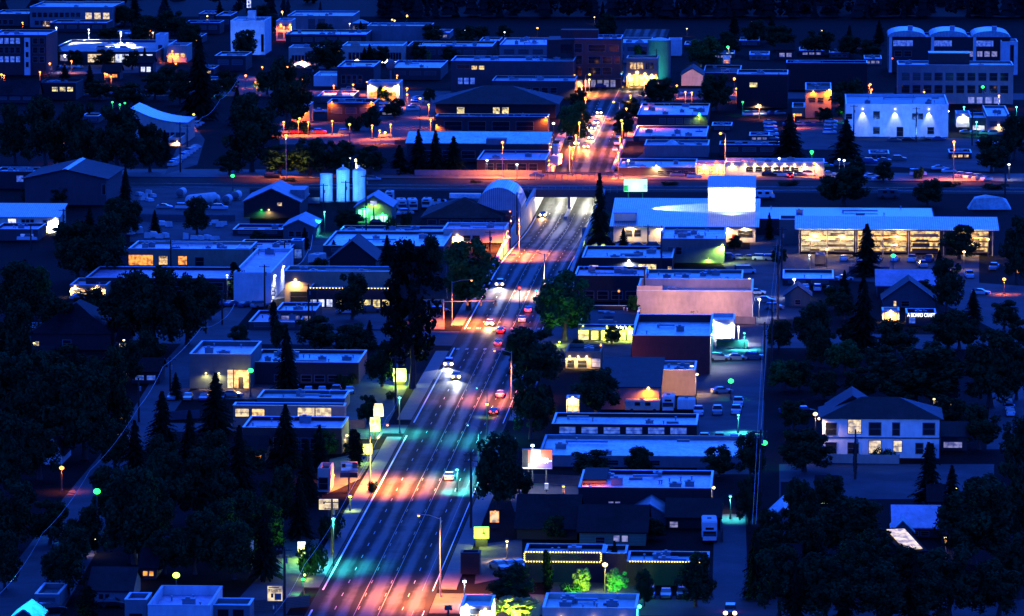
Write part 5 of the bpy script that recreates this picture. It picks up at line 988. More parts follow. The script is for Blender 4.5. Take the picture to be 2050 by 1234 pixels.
# lamps that flood yards and car parks with white light
for lb, u, vb, vt, c, pw in (('white yard lamp in the alley by the white annex', 1478, 690, 655, 'white', 34000), ('teal yard lamp by the corner of the alley car park', 1490, 700, 668, 'teal', 30000),
    ('white twin lamp on a post beside the black topped palm like tree', 455, 600, 552, 'white', 5000), ('second white lamp of the pair beside the palm like tree', 484, 600, 551, 'white', 5000),
    ('white lamp in the timber store yard', 1620, 545, 512, 'white', 4500), ('teal lamp in the yard behind the motorhomes', 650, 470, 425, 'teal', 22000), ('cream lamp lighting the parking bay by the green sign', 1015, 1125, 1085, 'warm', 15000), ('warm lamp on the side parking by the small white sign', 1128, 1012, 975, 'sodium', 9000),
    ('teal lamp by the alley behind the six window roof', 1478, 868, 832, 'teal', 20000), ('teal lamp beside the motorhome alley', 1462, 1040, 995, 'teal', 16000)):
    LAMP(lb, u, vb, vt=vt, colr=c, pw=pw, big=.25)
# ============================================================ traffic signals
for lb, u, vb, x, L in (('mast arm signal with three heads over the crossing beside the big pine', 888, 640, 1, 12.5),):
    p = P(u, vb); o = empty('traffic_signal', p, GR, lb, 'traffic light'); h = zat(p.y, 604)
    q = MB(); q.tube((0, 0, 0), (0, 0, h + .4), .16, .12); q.build('pole', 'polelit', o)
    q = MB(); q.tube((.13, 0, h), (L, 0, h + .25), .1, .06); q.build('arm', 'polelit', o)
    for x in (.45, .7, .97):
        q = MB(); q.box(L * x - .22, L * x + .22, -.35, -.1, h - .9, h + .35); hd = q.build('signal_head', 'black', o)
        q = MB(); q.sphere((L * x, .02, h - .6), .14); q.build('lens', 'glow_l_cyan', hd)
for lb, u, v, m_ in (('small red signal light hanging over the far lanes by the kerb curve', 1040, 577, 'glow_red'), ('double orange flashing signal in the leafy street tree', 1159, 575, 'glow_orange'), ('orange flashing signal right of the leafy street tree', 1239, 583, 'glow_orange'), ('turquoise signal lamp hung over the head of the far street', 1244, 148, 'glow_l_cyan'), ('red light on a mast behind the dark roof tower', 1786, 117, 'glow_red')):
    p = P(u, v + 42 if v > 200 else v + 28); h = zat(p.y, v); o = empty('traffic_signal', p, GR, lb, 'traffic light', 'single signal lights')
    q = MB(); q.tube((0, 0, 0), (0, 0, h - .5), .12, .08); q.build('pole', 'steel', o); q = MB(); q.box(-.3, .3, -.15, .15, h - .5, h + .5); hd = q.build('signal_head', 'black', o); q = MB(); q.sphere((0, -.2, h), .3); q.build('lens', m_, hd)
# ============================================================ utility poles and wires
for lb, u, vb, vt in (('utility pole on the left street, nearest the dark bushes', 278, 845, 757), ('utility pole before the small street bend left of the clinic', 341, 795, 715), ('utility pole standing at the top of the left street', 412, 668, 632), ('utility pole in front of the low kiosk roofs', 445, 650, 585), ('pole with crossarm in front of the long blue roof', 342, 545, 480), ('pole by the white gabled side hall', 530, 622, 530),
    ('pole before the tan shop block, beside the kiosk', 618, 650, 568), ('utility pole behind the white gabled side hall', 570, 540, 486), ('utility pole in the yard before the first silo', 648, 450, 368), ('utility pole in the yard before the second silo', 692, 420, 362), ('utility pole at the green lit house', 733, 470, 350), ('pole with crossarm in front of the cyan roofed store annex', 62, 500, 448), ('pole at the end of the cyan roofed store', 127, 470, 418),
    ('utility pole by the pink corner store', 981, 505, 462), ('utility pole at the arched shed and ramp', 1035, 470, 385), ('utility pole before the arched shed', 1021, 498, 430), ('utility pole left of the shop sign by the big pine', 792, 820, 712), ('utility pole at the white sign near the bottom road', 665, 1112, 1000), ('utility pole beside the bottom white sign', 570, 1250, 1095), ('dark pole at the edge of the dark round tree by the road', 943, 1058, 905),
    ('pole in front of the cafe and frontage street', 1324, 545, 452), ('utility pole before the pink walled store', 1290, 632, 535), ('pole by the teal shop yard', 1297, 515, 450), ('pole in front of the bluish white building, at its dark windows', 1834, 285, 215), ('pole at the near corner of the bluish white building', 1709, 282, 210), ('pole in front of the white lit kiosk', 1946, 292, 217), ('pole near the frame edge beyond the timber store yard', 2012, 395, 345), ('far utility pole before the yellow lit brick shop', 1314, 168, 98),
    ('alley utility pole before the teal edged wing', 1565, 560, 455), ('alley utility pole in front of the car park with the green house', 1557, 640, 490), ('alley utility pole beside the white parked cars', 1545, 745, 600), ('alley utility pole left of the dark tree clump', 1530, 800, 645), ('alley utility pole by the green glowing leaves', 1522, 1010, 860), ('slim pole before the two storey white walled house', 1712, 960, 860), ('pole at the far left crossroads', 375, 300, 250), ('pole on the far side street by the parked row', 361, 345, 245), ('pole left of the orange drive through', 625, 168, 130)):
    POLE(lb, u, vb, vt, arms=2 if vb > 900 else 1)
def hp(u, v, h=9.3): return next(P(u, v + k) for k in range(0, 300) if abs(zat(P(u, v + k).y, v) - h) < .12)
def wires(lb, pts, h=9.3, **k):
    w = []
    for u, v in pts:
        g = P(u, v, h); w.append(g)
    return WIRE(lb, w, **k)
wires('pale wire climbing over the left street from the lower frame edge to the bend', [(-8, 1196), (85, 1068), (180, 942), (278, 815)], r=.022, sag=.9)
wires('pale bent wire along the left street past the clinic', [(278, 815), (326, 735), (404, 655), (445, 640), (470, 608)], r=.03, sag=.6)
wires('wire running from the white bottom sign up past the hedge signs', [(548, 1230), (610, 1130), (700, 985), (775, 835), (800, 790)], r=.02)
wires('wire from the far crossroads up to the green lamps', [(361, 255), (405, 235), (440, 200), (478, 155)], r=.04, sag=1.2)
wires('sagging pale wire by the silo yard lane', [(584, 530), (618, 500), (626, 470)], r=.05, sag=1.5, )
for i, dx in enumerate((-4, 3)):
    wires(('wire over the alley, on the car park side', 'wire over the alley, on the tree side')[i], [(1510 + dx, 1050), (1520 + dx, 870), (1532 + dx, 665), (1547 + dx, 600), (1560 + dx, 480)], h=10.4, r=.02)
# ============================================================ signs
SIGN('glowing yellow white sign on the lawn behind the big pine', 800, 772, 787, 813, 738, 764, 'glow_creamw', base='wood', frame='wcream', pw=4000, lc='yg')
SIGN('upper of two stacked cream signs beside the pavement, with a ragged top', 757, 862, 748, 768, 813, 834, 'glow_creamw', frame='wcream', pw=900, lc='warm', stripes=((.1, .9, 1.02, 1.25, 'glow_creamw'),))
SIGN('lower cream sign with two dark red squares beside the pavement', 751, 880, 741, 761, 836, 864, 'glow_creamw', frame='wcream', legs=1, stripes=((.18, .42, .6, .82, 'paint_red'), (.58, .82, .6, .82, 'paint_red')), pw=2500, lc='yg')
SIGN('half hidden yellow sign low beside the pavement, below the two cream signs', 737, 925, 726, 746, 888, 910, 'glow_yellow', frame='wood', pw=1800, lc='yg')
SIGN('pale blue board with a green block over a dark panel on a post', 699, 982, 682, 716, 925, 943, 'glow_bluew', frame='wpale', stripes=((.7, .98, .3, .95, 'wteal'), (.08, .3, .4, .8, 'wdark')), text=[('MOTEL', .55, .3)])
SIGN('dark second panel under the pale blue board', 700, 983, 681, 716, 946, 956, 'wsiding', frame='dframe', stripes=((.55, .98, .05, .95, 'black'),))
SIGN('white sign in a yellow frame on a post beside the road', 657, 1056, 639, 677, 1000, 1020, 'glow_creamw', frame='glow_yellow', stripes=((.22, .3, .55, .8, 'black'),))
SIGN('small white upright sign with black marks at the round hedge', 603, 1118, 596, 612, 1084, 1109, 'glow_white', frame='wgreen', stripes=((.1, .5, .1, .4, 'black'), (.6, .8, .1, .25, 'black')), pw=2500, lc='yg')
SIGN('tall square white sign reading shirts by the lower frame edge', 548, 1262, 535, 567, 1172, 1204, 'glow_creamw', frame='wpale', text=[('T SHIRTS', .68, .24)], tcol='wdbrick', stripes=((.1, .75, .86, .92, 'paint_red'), (.25, .4, .25, .5, 'black'), (.48, .9, .1, .5, 'wpale')))
SIGN('small pale square sign under the shirts sign', 550, 1240, 546, 554, 1212, 1220, 'glow_bluew', frame='wpale', legs=1)
SIGN('white flame topped sign with an orange rim beside the road', 989, 1058, 981, 999, 1024, 1046, 'glow_creamw', frame='glow_orange', legs=1, stripes=((.1, .3, .75, 1.05, 'glow_orange'), (.5, .65, .85, 1.1, 'glow_orange')), base='wdark')
SIGN('bright green sign with a black leaping shape on a dark base', 964, 1094, 949, 979, 1055, 1078, 'glow_l_yg' if False else 'glow_lime', frame='glow_lime', base='black', stripes=((.6, .68, .35, .85, 'black'), (.5, .75, .4, .55, 'black'), (.68, .78, .3, .42, 'black')), pw=1500, lc='yg') if em('lime', (.35, 1, .08), 1.5) else None
em('led', (.85, .92, 1), .8); em('ledred', (1, .1, .04), .8); em('ledblue', (.15, .08, .9), .7)
SIGN('wide electronic board with white, red and blue panels and letters', 1077, 978, 1045, 1106, 899, 939, 'glow_led', frame='black', legs=2, thick=1.0, stripes=((.02, .2, .1, .97, 'black'), (.2, .3, .3, .97, 'glow_ledred'), (.6, .98, .45, .97, 'glow_ledred'), (.45, .98, .04, .38, 'glow_ledblue')), text=[('      US!', .42, .36)], tcol='glow_headw', pw=2500, lc='white')
LAMP('white globe lamp standing above the electronic board', 1066, 978, vt=893, colr='white', pw=900, big=.35)
em('jade', (.45, 1, .6), 1.7)
SIGN('large curved billboard glowing white and green on two posts', 1272, 425, 1248, 1296, 358, 384, 'glow_jade', frame='wgreen', legs=2, thick=1.0, stripes=((.02, .2, .05, .5, 'wgreen'), (.84, .97, .1, .55, 'glow_green'), (.25, .8, .15, .9, 'glow_led')), pw=2500, lc='green')
SIGN('yellow glowing drive in sign at the foot of the tall conifer', 1201, 490, 1191, 1213, 473, 484, 'glow_yellow', frame='glow_yellow', legs=1, pw=2500, lc='yg', stripes=((.1, .9, 1.15, 1.5, 'glow_yellow'),))
SIGN('white box sign on the green lit house gable', 748, 452, 741, 755, 402, 411, 'glow_white', frame='wgreen', legs=1)
SIGN('slim white lit column sign beside the palm like tree', 474, 600, 471, 478, 550, 578, 'glow_white', frame='wwhite', legs=1, pw=1500, lc='white')
SIGN('stacked white bead sign on a post before the tan shop block', 547, 640, 544, 551, 575, 600, 'glow_white', frame='black', stripes=((0, 1, .3, .4, 'black'), (0, 1, .62, .7, 'black')))
SIGN('black round topped sign before the shopfront with bulbs', 624, 650, 615, 635, 580, 600, 'wblack', frame='black')
SIGN('small green street name plate at the bottom of the road', 897, 1232, 890, 905, 1212, 1222, 'wteal', frame='wteal', thick=.1)
SIGN('white banner flag standing before the dark conifers', 504, 1140, 501, 508, 1082, 1130, 'wwhite', frame='wwhite', thick=.15)
SIGN('diamond orange road sign near the right hand street', 2038, 560, 2035, 2042, 540, 547, 'glow_orange', frame='black', thick=.1)
SIGN('small white statue like sign on the green strip by the parking', 1094, 985, 1090, 1098, 968, 980, 'glow_white', frame='wwhite', legs=1)
SIGN('red and white column sign beyond the small green far lamp', 1452, 130, 1447, 1462, 110, 128, 'glow_bluew', frame='wpale', stripes=((.2, .8, .1, .4, 'glow_orange'),))
# yard things
p = P(405, 412); o = empty('gas_tank', p, math.radians(-40), 'long white horizontal gas tank lying in the storage yard', 'tank')
q = MB(); r_ = 1.5; q.tube((0, -5, 2), (0, 5, 2), r_, n=20); q.build('shell', 'wwhite', o); q = MB(); q.sphere((0, -5.003, 2), r_ * .98, 16, 10); q.build('end_cap', 'wwhite', o, smooth_=True)
for y in (-3, 3): q = MB(); q.box(-1.3, 1.3, y - .3, y + .3, 0, .9); q.build('saddle', 'conc', o)
for i, (u, v) in enumerate(((360, 396), (427, 410), (452, 410), (471, 402))):
    p = P(u, v); o = empty('gas_tank', p, math.radians(-10), f'{ORD[i]} of four round ended white tanks in the storage yard, from the left', 'tank', 'round ended tanks in the yard')
    q = MB(); q.tube((0, 0, 1.5), (0, 4, 1.5), 1.15, n=18); q.build('shell', 'wwhite', o); q = MB(); q.sphere((0, -.003, 1.5), 1.13, 16, 8); q.build('end_cap', 'wpale', o, smooth_=True); q = MB(); q.box(-.9, .9, 1, 2, 0, .5); q.build('saddle', 'conc', o)
rr = random.Random(8)
for nm, pts in (('the storage yard behind the tanks', ((280, 392), (290, 398), (298, 390), (307, 396), (284, 402), (300, 404))), ('the yard behind the orange window restaurant', ((325, 452), (338, 455), (402, 447), (418, 452), (430, 448), (440, 455), (447, 452), (262, 470), (280, 468))), ('the fence line behind the restaurant roof', ((296, 478), (308, 476), (320, 478), (332, 477), (372, 480), (388, 480), (402, 481), (416, 480), (430, 481)))):
    pts = sorted(pts)
    for i, (u, v) in enumerate(pts):
        p = P(u, v); o = empty('wrapped_pallet', p, rr.uniform(0, 3), f'{ORD[i]} white pallet from left of {NUM[len(pts)]} in {nm}', 'pallet', 'wrapped pallets in ' + nm)
        q = MB(); a = rr.uniform(.7, 1.0); hh = rr.uniform(.9, 1.9); q.raw([(-a, -a, .15), (a, -a, .15), (a, a, .15), (-a, a, .15), (-a * .9, -a * .9, hh), (a * .9, -a * .85, hh * .9), (a * .85, a * .9, hh), (-a * .9, a * .85, hh * 1.1)], [(0, 3, 2, 1), (4, 5, 6, 7), (0, 1, 5, 4), (1, 2, 6, 5), (2, 3, 7, 6), (3, 0, 4, 7)]); q.build('load', 'wwhite', o)
        q = MB(); q.box(-a, a, -a, a, 0, .147); q.build('base', 'wood', o)
def RV(label, u, v, L=7, wd=2.4, h=3.0, ang=180, cab=True, group='motorhomes and trailers', name='motorhome', m='wwhite'):
    p = P(u, v); o = empty(name, p, GR - math.radians(ang), label, name.replace('_', ' '), group); a = wd / 2
    q = MB(); q.prism([(-a, .5), (a, .5), (a, h - .2), (a - .2, h), (-a + .2, h), (-a, h - .2)], -L / 2, L / 2 - (1.2 if cab else 0)); q.build('body', m, o)
    if cab:
        y = L / 2 - 1.19
        q = MB(); q.raw([(-a * .9, y, .45), (a * .9, y, .45), (a * .9, y + 1.5, .45), (-a * .9, y + 1.5, .45), (-a * .9, y, 1.9), (a * .9, y, 1.9), (a * .88, y + 1.45, 1.15), (-a * .88, y + 1.45, 1.15), (a * .85, y + .55, 1.9), (-a * .85, y + .55, 1.9)], [(0, 1, 5, 4), (0, 3, 2, 1), (3, 7, 6, 2), (4, 5, 8, 9), (1, 2, 6, 8, 5), (0, 4, 9, 7, 3)]); q.build('cab', m, o)
        q = MB(); q.face([(-a * .82, y + .6, 1.86), (a * .82, y + .6, 1.86), (a * .84, y + 1.42, 1.2), (-a * .84, y + 1.42, 1.2)]); q.build('windscreen', 'glass', o)
        q = MB(); q.box(-a * .98, a * .98, y, y + .9, 1.95, h - .1); q.build('overcab', m, o)
        q = MB(); q.box(-.7, .7, y + .901, y + .93, 2.2, 2.6); q.build('front_window', 'glass', o)
    for x in (-a + .1, a - .1):
        for yy in (-L / 2 + 1.4, L / 2 - 1.0): q = MB(); q.tube((x - .12, yy, .4), (x + .12, yy, .4), .4, n=12); q.build('wheel', 'tyre', o)
    for yy in (-1.5, .6):
        q = MB(); q.box(a + .002, a + .02, yy, yy + 1.1, 1.4, 2.1); q.build('window', 'glass', o)
    q = MB(); q.box(-.35, .35, -.5, .2, h + .003, h + .25); q.build('roof_vent', 'unit', o)
    return o
RV('white motorhome facing the road, beside the alley and the black roofs', 1420, 1080, 7.5, 2.6, 3.6, 178)
RV('white motorhome in the yard, left one of the pair behind the green lit house', 804, 421, 7, 2.6, 3.2, 172); RV('white motorhome in the yard, right one of the pair behind the green lit house', 826, 421, 7, 2.6, 3.2, 172)
RV('white box truck parked right of the pair of motorhomes', 854, 416, 6, 2.5, 2.7, 180, name='box_truck'); RV('small white truck at the end of the motorhome yard', 880, 413, 4, 2.2, 1.9, 100, name='box_truck'); RV('white van behind the green lit house gable', 780, 402, 5, 2.3, 2.8, 180, name='box_truck')
RV('white box trailer with a ramp beside the dark gabled house', 635, 528, 5, 2.8, 2.6, 200, cab=False, name='box_trailer')
RV('white bus parked at the kerb beyond the underpass', 1113, 332, 10, 2.6, 3.4, 5, name='bus'); RV('second pale truck parked behind the white bus', 1112, 308, 7, 2.5, 3, 5, name='box_truck')
RV('blue box truck parked in the timber store yard', 1642, 530, 7, 2.6, 2.9, 0, name='box_truck', m='wsiding'); RV('pale camper parked in front of the tan block, beside the white container', 1338, 822, 6, 2.5, 3.2, 180); RV('pinkish trailer under the orange garage lamp', 1286, 824, 7, 3.4, 2.4, 90, cab=False, name='box_trailer', m='wpink')
RV('open white container box in front of the tan block', 1374, 822, 4, 3.6, 2.5, 180, cab=False, name='box_trailer'); RV('dark dumpster box beside the lit white annex', 1466, 698, 2.2, 7, 2.0, 180, cab=False, name='box_trailer', m='wdark')
RV('white truck beside the white mill tower', 1528, 398, 6, 2.5, 2.4, 90, name='box_truck'); RV('pale truck parked behind the timber store', 1700, 392, 7, 2.4, 2.6, 90, name='box_truck', m='wsiding'); RV('grey truck parked behind the timber store, next to the pale truck', 1778, 396, 6, 2.4, 2.4, 90, name='box_truck', m='wsiding')
p = P(1980, 418); o = empty('tarpaulin_stack', p, 0, 'large covered stack under a grey tarpaulin beside the tracks', 'covered stack'); q = MB(); s = 9
q.raw([(-6, -3, 0), (6, -3, 0), (6.5, 3, 0), (-6, 3, 0), (-4.5, -2, 3), (3.5, -2, 3.4), (5, 2, 2.6), (-4, 2, 3.2), (-1, 0, 4)], [(0, 1, 5, 4), (1, 2, 6, 5), (2, 3, 7, 6), (3, 0, 4, 7), (4, 5, 8), (5, 6, 8), (6, 7, 8), (7, 4, 8), (0, 3, 2, 1)]); q.build('cover', 'rpale', o); q = MB(); q.box(-6.5, 6.5, -3.2, 3.3, -.1, -.003); q.build('pallet', 'wood', o)
# ============================================================ moving cars with lights
for lb, u, v, k, c, w in (
    ('oncoming car with headlights just leaving the underpass', 1087, 434, 'car', 'grey', 9000), ('oncoming white lit car past the leafy street tree', 1001, 573, 'suv', 'silver', 16000), ('oncoming silver car with warm headlights at the crossing', 981, 652, 'car', 'silver', 14000),
    ('oncoming car with white headlights on the inner lane, ahead of the motorbike glow', 899, 733, 'suv', 'white', 14000), ('oncoming car with warm headlights close in front of the white lit car', 914, 758, 'car', 'tan', 12000), ('car with two headlights waiting on the lower side street', 1462, 1232, 'suv', 'black', 9000),
    ('first oncoming car of the far queue, leading beside the centre line', 1174, 297, 'car', 'grey', 9000), ('oncoming car of the far queue in the kerb lane, second from the front', 1155, 290, 'car', 'white', 9000), ('oncoming car of the far queue, inner lane, second from the front', 1183, 279, 'car', 'silver', 9000), ('oncoming car of the far queue in the kerb lane, third from the front', 1162, 271, 'suv', 'white', 9000),
    ('oncoming car of the far queue, inner lane, third from the front', 1189, 260, 'car', 'grey', 9000), ('oncoming car of the far queue in the kerb lane, fourth from the front', 1181, 259, 'car', 'grey', 7000), ('oncoming car of the far queue, inner lane, fourth from the front', 1194, 249, 'car', 'white', 9000), ('last oncoming car of the far queue with the biggest glare', 1200, 229, 'suv', 'white', 18000)):
    CAR(lb, u, v, k, c, 180, 'head', 'cars driving with headlights on', pw=w * (1.7 if v < 320 else 1.0), lcol=(.85, .93, 1) if 'white headlights' in lb or 'white lit' in lb else (1, .5, .16))
for lb, u, v, k, c in (('white car driving away under the teal lamp', 900, 960, 'car', 'white'), ('silver car with bright red tail lights by the kerb', 1002, 795, 'car', 'silver'), ('dark car with red tail lights behind the pale green lamp', 989, 830, 'car', 'black'), ('red car with tail lights at the crossing, half behind the round tree', 1003, 667, 'car', 'red'), ('car with red tail lights half hidden behind the round tree edge', 998, 692, 'car', 'grey'),
    ('white car with tail lights at the far side of the crossing', 1046, 644, 'car', 'white'), ('car with tail lights further up behind the white car at the crossing', 1058, 625, 'car', 'silver'), ('car driving away in the far street beside the headlight queue', 1218, 242, 'car', 'grey'), ('dark car with tail lights parked along the frontage street by the cream restaurant', 1582, 356, 'suv', 'black')):
    CAR(lb, u, v, k, c, 0 if u != 1582 else 0, 'tail', 'cars driving away')
# ============================================================ parked cars
CARROW("along the far left street kerb", (393, 298), (346, 333), 9, 20, cols='white white silver', seed=1, end='far end')
CARROW("along the far street's left kerb", (1163, 236), (1142, 284), 6, 0, seed=2, end='far end')
CARROW("along the far street's right kerb", (1240, 262), (1229, 318), 5, 0, seed=3, end='far end', cols='white silver grey')
CARROW("behind the drive through lamps", (766, 198), (758, 222), 5, 70, seed=4, end='far end', cols='white silver')
CARROW("near the hip roofed hall", (838, 200), (826, 222), 5, 70, seed=5, end='far end', cols='white silver grey')
CARROW("in front, on the parking deck", (205, 100), (250, 101), 3, 90, seed=6, z=DZ, end='left end', cols='white silver'); CARROW("behind, on the parking deck", (222, 92), (262, 94), 3, 90, seed=7, z=DZ, end='left end', cols='white silver grey')
CARROW("before the yellow lit shop", (1203, 176), (1250, 172), 4, 80, seed=8, end='left end', cols='silver blue grey'); CARROW('under the parking deck front', (105, 140), (160, 138), 5, 10, seed=21, end='left end', cols='white silver grey')
CARROW("before the arched lamps restaurant", (1540, 354), (1660, 352), 7, 90, seed=9, end='left end')
CARROW("behind the wide trackside tree", (1725, 352), (1760, 362), 3, 60, seed=10, end='left end', cols='white silver'); CARROW("in the back car park", (1655, 335), (1800, 322), 6, 90, seed=11, end='left end', cols='blue grey silver')
CARROW("beside the rightmost orange pole", (1925, 355), (1975, 362), 4, 40, seed=12, end='left end', cols='white silver'); CARROW("above the frontage street end", (1880, 340), (1900, 346), 2, 70, seed=13, end='left end', cols='white silver')
CARROW("beside the far car park conifer", (1541, 248), (1546, 280), 5, 90, seed=14, end='far end', cols='white silver'); CARROW("by the bluish building corner", (1664, 246), (1661, 268), 4, 90, seed=15, end='far end', cols='white silver')
CARROW("before the bluish white building", (1790, 284), (1880, 282), 4, 90, seed=16, end='left end', cols='blue black grey')
CARROW("on the dark right street", (2016, 800), (2024, 832), 4, 5, seed=17, end='far end', cols='white silver')
CARROW("below the plain blue shed", (1612, 580), (1686, 586), 4, 0, seed=18, end='left end', cols='white silver'); CARROW("before the yellow lit shopfront", (742, 626), (880, 628), 4, 80, seed=19, end='left end', kinds='car suv pickup')
CARROW("in the alley car park", (1398, 830), (1474, 828), 3, 180, seed=20, end='left end', cols='white silver black', kinds='suv pickup')
CARROW("in the orange lit car park", (596, 268), (640, 268), 3, 90, seed=22, end='left end', cols='red tan grey'); CARROW("before the yard tanks", (330, 418), (440, 420), 4, 90, seed=23, end='left end', cols='white silver')
CARROW("before the motorhomes", (786, 432), (812, 430), 2, 60, seed=24, end='left end', cols='white silver'); CARROW("in the right grove", (1582, 828), (1610, 830), 2, 80, seed=25, end='left end', cols='black blue')
for lb, u, v, k, c, a in (('white van parked before the shopfront with bulbs', 695, 628, 'van', 'white', 80), ('long white car before the round bushes with orange lights', 770, 275, 'suv', 'tan', 75), ('dark car with a pale roof between orange bushes', 691, 268, 'suv', 'blue', 80), ('white car in front of the small pink gabled house', 1374, 190, 'car', 'white', 90), ('orange lit parked car beside the round bushes', 572, 268, 'suv', 'tan', 60),
    ('white sedan with a curved roof beside the plain blue shed', 1690, 562, 'car', 'white', 60), ('white pickup on the right hand street', 1940, 556, 'pickup', 'white', 175), ('white car on the right hand street corner, below the orange glow', 1964, 590, 'car', 'white', 100), ('pale truck in the yard by the timber store trees', 1846, 535, 'pickup', 'silver', 170), ('pickup parked under trees at the end of the timber store', 1990, 540, 'pickup', 'silver', 190),
    ('white van beside the red lit shop behind the pink walled store', 1492, 548, 'van', 'white', 75), ('dark car in front of the green lit house', 757, 452, 'suv', 'black', 90), ('pale car under the tank yard wall', 735, 345, 'car', 'grey', 90), ('dark car on the frontage street before the orange pole', 545, 356, 'suv', 'black', 90), ('pale low car smeared by light on the frontage street beside the silos', 748, 362, 'car', 'silver', 90),
    ('white car at the bottom of the clinic drive', 465, 795, 'car', 'silver', 90), ('silver car on the yard near the white truck', 1445, 788, 'car', 'silver', 70), ('white pickup near the alley lamp', 1478, 812, 'pickup', 'white', 180), ('white pickup by the drive through in the far car park', 697, 183, 'pickup', 'tan', 80), ('pale car before the low shop on the road head', 1075, 355, 'car', 'blue', 90), ('dark blue car on the lower side lane beside the garage', 102, 1228, 'suv', 'black', 60),
    ('dark car behind the white bank', 228, 1215, 'car', 'black', 90), ('pale car on the small street by the left cafe', 160, 600, 'car', 'silver', 70), ('silver car at the cafe with the orange window', 250, 505, 'car', 'silver', 60), ('pale pickup parked on the left lane beneath the cyan roofed store', 55, 482, 'pickup', 'white', 90), ('pale car on the right edge of the frontage street', 1838, 352, 'van', 'white', 90)):
    CAR(lb, u, v, k, c, a)

for u, v, c, pw in ((1160, 1200, 'yg', 5000), (1236, 1200, 'green', 3500), (1028, 1246, 'yg', 14000), (610, 1158, 'yg', 700), (1120, 690, 'yg', 1500)):  # uplights added to brighten the trees and hedge
    p = P(u, v); o = empty('added_uplight', p, 0, {1160: 'low added uplight under the bright green lit tree', 1236: 'low added uplight under the second green lit tree', 1028: 'low added yellow uplight under the yellow lit round tree', 610: 'small added yellow light at the round hedge', 1120: 'low added uplight under the leafy street tree by the glowing restaurant'}[u], 'added light', 'added uplights')
    q = MB(); q.tube((0, 0, 0), (0, 0, .4), .08); q.build('stake', 'steel', o); q = MB(); q.sphere((0, 0, .55), .2); q.build('lamp', 'glow_l_' + c, o); light('POINT', (0, -1.2, 1.4), c, pw, o, .3)

LROW('among the far left blocks', 'sodium', [(8, 152), (45, 46), (80, 145), (143, 123), (155, 105), (210, 148), (222, 154), (300, 62), (352, 128), (345, 103), (385, 150)], 9000)
LROW('around the far hall roofs', 'warm', [(565, 26), (557, 44), (578, 44), (785, 40), (815, 33), (415, 33), (306, 66)], 2500)
LROW('in the streets below the pink arcade', 'sodium', [(525, 135), (575, 135), (605, 160), (620, 195), (668, 172), (707, 170), (735, 165), (760, 175), (780, 172), (795, 152), (815, 190), (512, 165)], 20000)
LROW('along the orange lit car park', 'sodium', [(568, 245), (597, 244), (617, 245), (665, 243), (700, 200), (745, 252), (760, 262), (862, 240), (858, 210), (782, 250)], 26000)
LROW('round the head of the street', 'warm', [(1165, 172), (1180, 160), (1228, 150), (1245, 145), (1260, 158), (1275, 140), (1290, 165), (1305, 150), (1315, 165)], 16000)
LROW('in the far blocks right of the street', 'sodium', [(1355, 172), (1372, 185), (1385, 186), (1470, 160), (1474, 178), (1520, 212), (1590, 230), (1692, 185), (1740, 172), (1745, 180), (1810, 195), (1850, 185), (2000, 192)], 18000)
LROW('in the far right blocks', 'green', [(1688, 218), (1487, 205), (1400, 228), (1625, 308)], 1500)
LROW('under the far left trees', 'green', [(225, 205), (250, 207), (240, 210)], 1500)
LROW('in the yards beyond the tracks', 'white', [(905, 320), (975, 322), (1035, 330), (1258, 322), (1560, 318), (1680, 320), (1690, 322), (2020, 330), (700, 318), (660, 316)], 1200)
LROW('before the timber store', 'warm', [(1622, 478), (1655, 500), (1950, 475), (1978, 480), (1930, 505)], 1800)
LROW('in the black left woods', 'warm', [(68, 688), (75, 722), (85, 716), (238, 733), (248, 682), (30, 643), (232, 842), (228, 850), (262, 1142), (190, 1080)], 500, 2.5, .25)
LROW('in the black right woods', 'warm', [(1585, 1135), (1652, 978), (1660, 990), (1915, 978), (1893, 1078), (1818, 742), (1850, 748), (1990, 695), (1870, 800)], 500, 2.5, .25)
LROW('by the car park between alley and grove', 'white', [(1385, 735), (1590, 560), (1520, 600), (1500, 560)], 4000)
CARROW('under the far office trees', (1500, 232), (1560, 230), 5, 60, seed=31, end='left end', cols='white silver blue'); CARROW('beside the white lit kiosk', (1935, 268), (2010, 272), 5, 80, seed=32, end='left end', cols='white silver grey'); CARROW('behind the bluish building corner', (1905, 200), (1990, 205), 6, 80, seed=33, end='left end', cols='white silver grey')
CARROW('before the deep orange wall', (1580, 252), (1640, 252), 4, 90, seed=34, end='left end', cols='silver blue grey'); CARROW('behind the teal shop', (1460, 520), (1545, 522), 5, 90, seed=35, end='left end', cols='silver white grey'); CARROW('before the timber shelves', (1690, 522), (1860, 524), 6, 10, seed=36, end='left end', kinds='pickup suv car', cols='white silver blue')
CARROW('in the alley yard, upper line', (1440, 722), (1510, 720), 3, 90, seed=37, end='left end', cols='silver blue'); CARROW('before the six window roof end', (1410, 885), (1470, 884), 3, 180, seed=38, end='left end', cols='silver white black', kinds='suv pickup car'); CARROW('beside the clinic drive', (345, 800), (440, 802), 4, 180, seed=39, end='left end', cols='blue silver grey')
CARROW('before the low dark office', (590, 788), (700, 788), 5, 180, seed=40, end='left end', cols='grey blue silver'); CARROW('below the long blue roof', (440, 612), (520, 616), 4, 40, seed=41, end='left end', cols='silver blue white'); CARROW('in the cafe car park', (1255, 345), (1390, 356), 5, 90, seed=42, end='left end', cols='white silver black')
CARROW('on the far deck side', (120, 118), (165, 116), 4, 90, seed=43, end='left end', cols='white silver'); CARROW('before the pink arcade', (600, 138), (700, 140), 5, 90, seed=44, end='left end', cols='silver tan grey'); CARROW('by the green sign', (1000, 1140), (1040, 1138), 3, 150, seed=45, end='left end', cols='white silver grey'); CARROW('beside the bulb lined wing', (1300, 1196), (1400, 1196), 4, 180, seed=46, end='left end', cols='black blue grey')
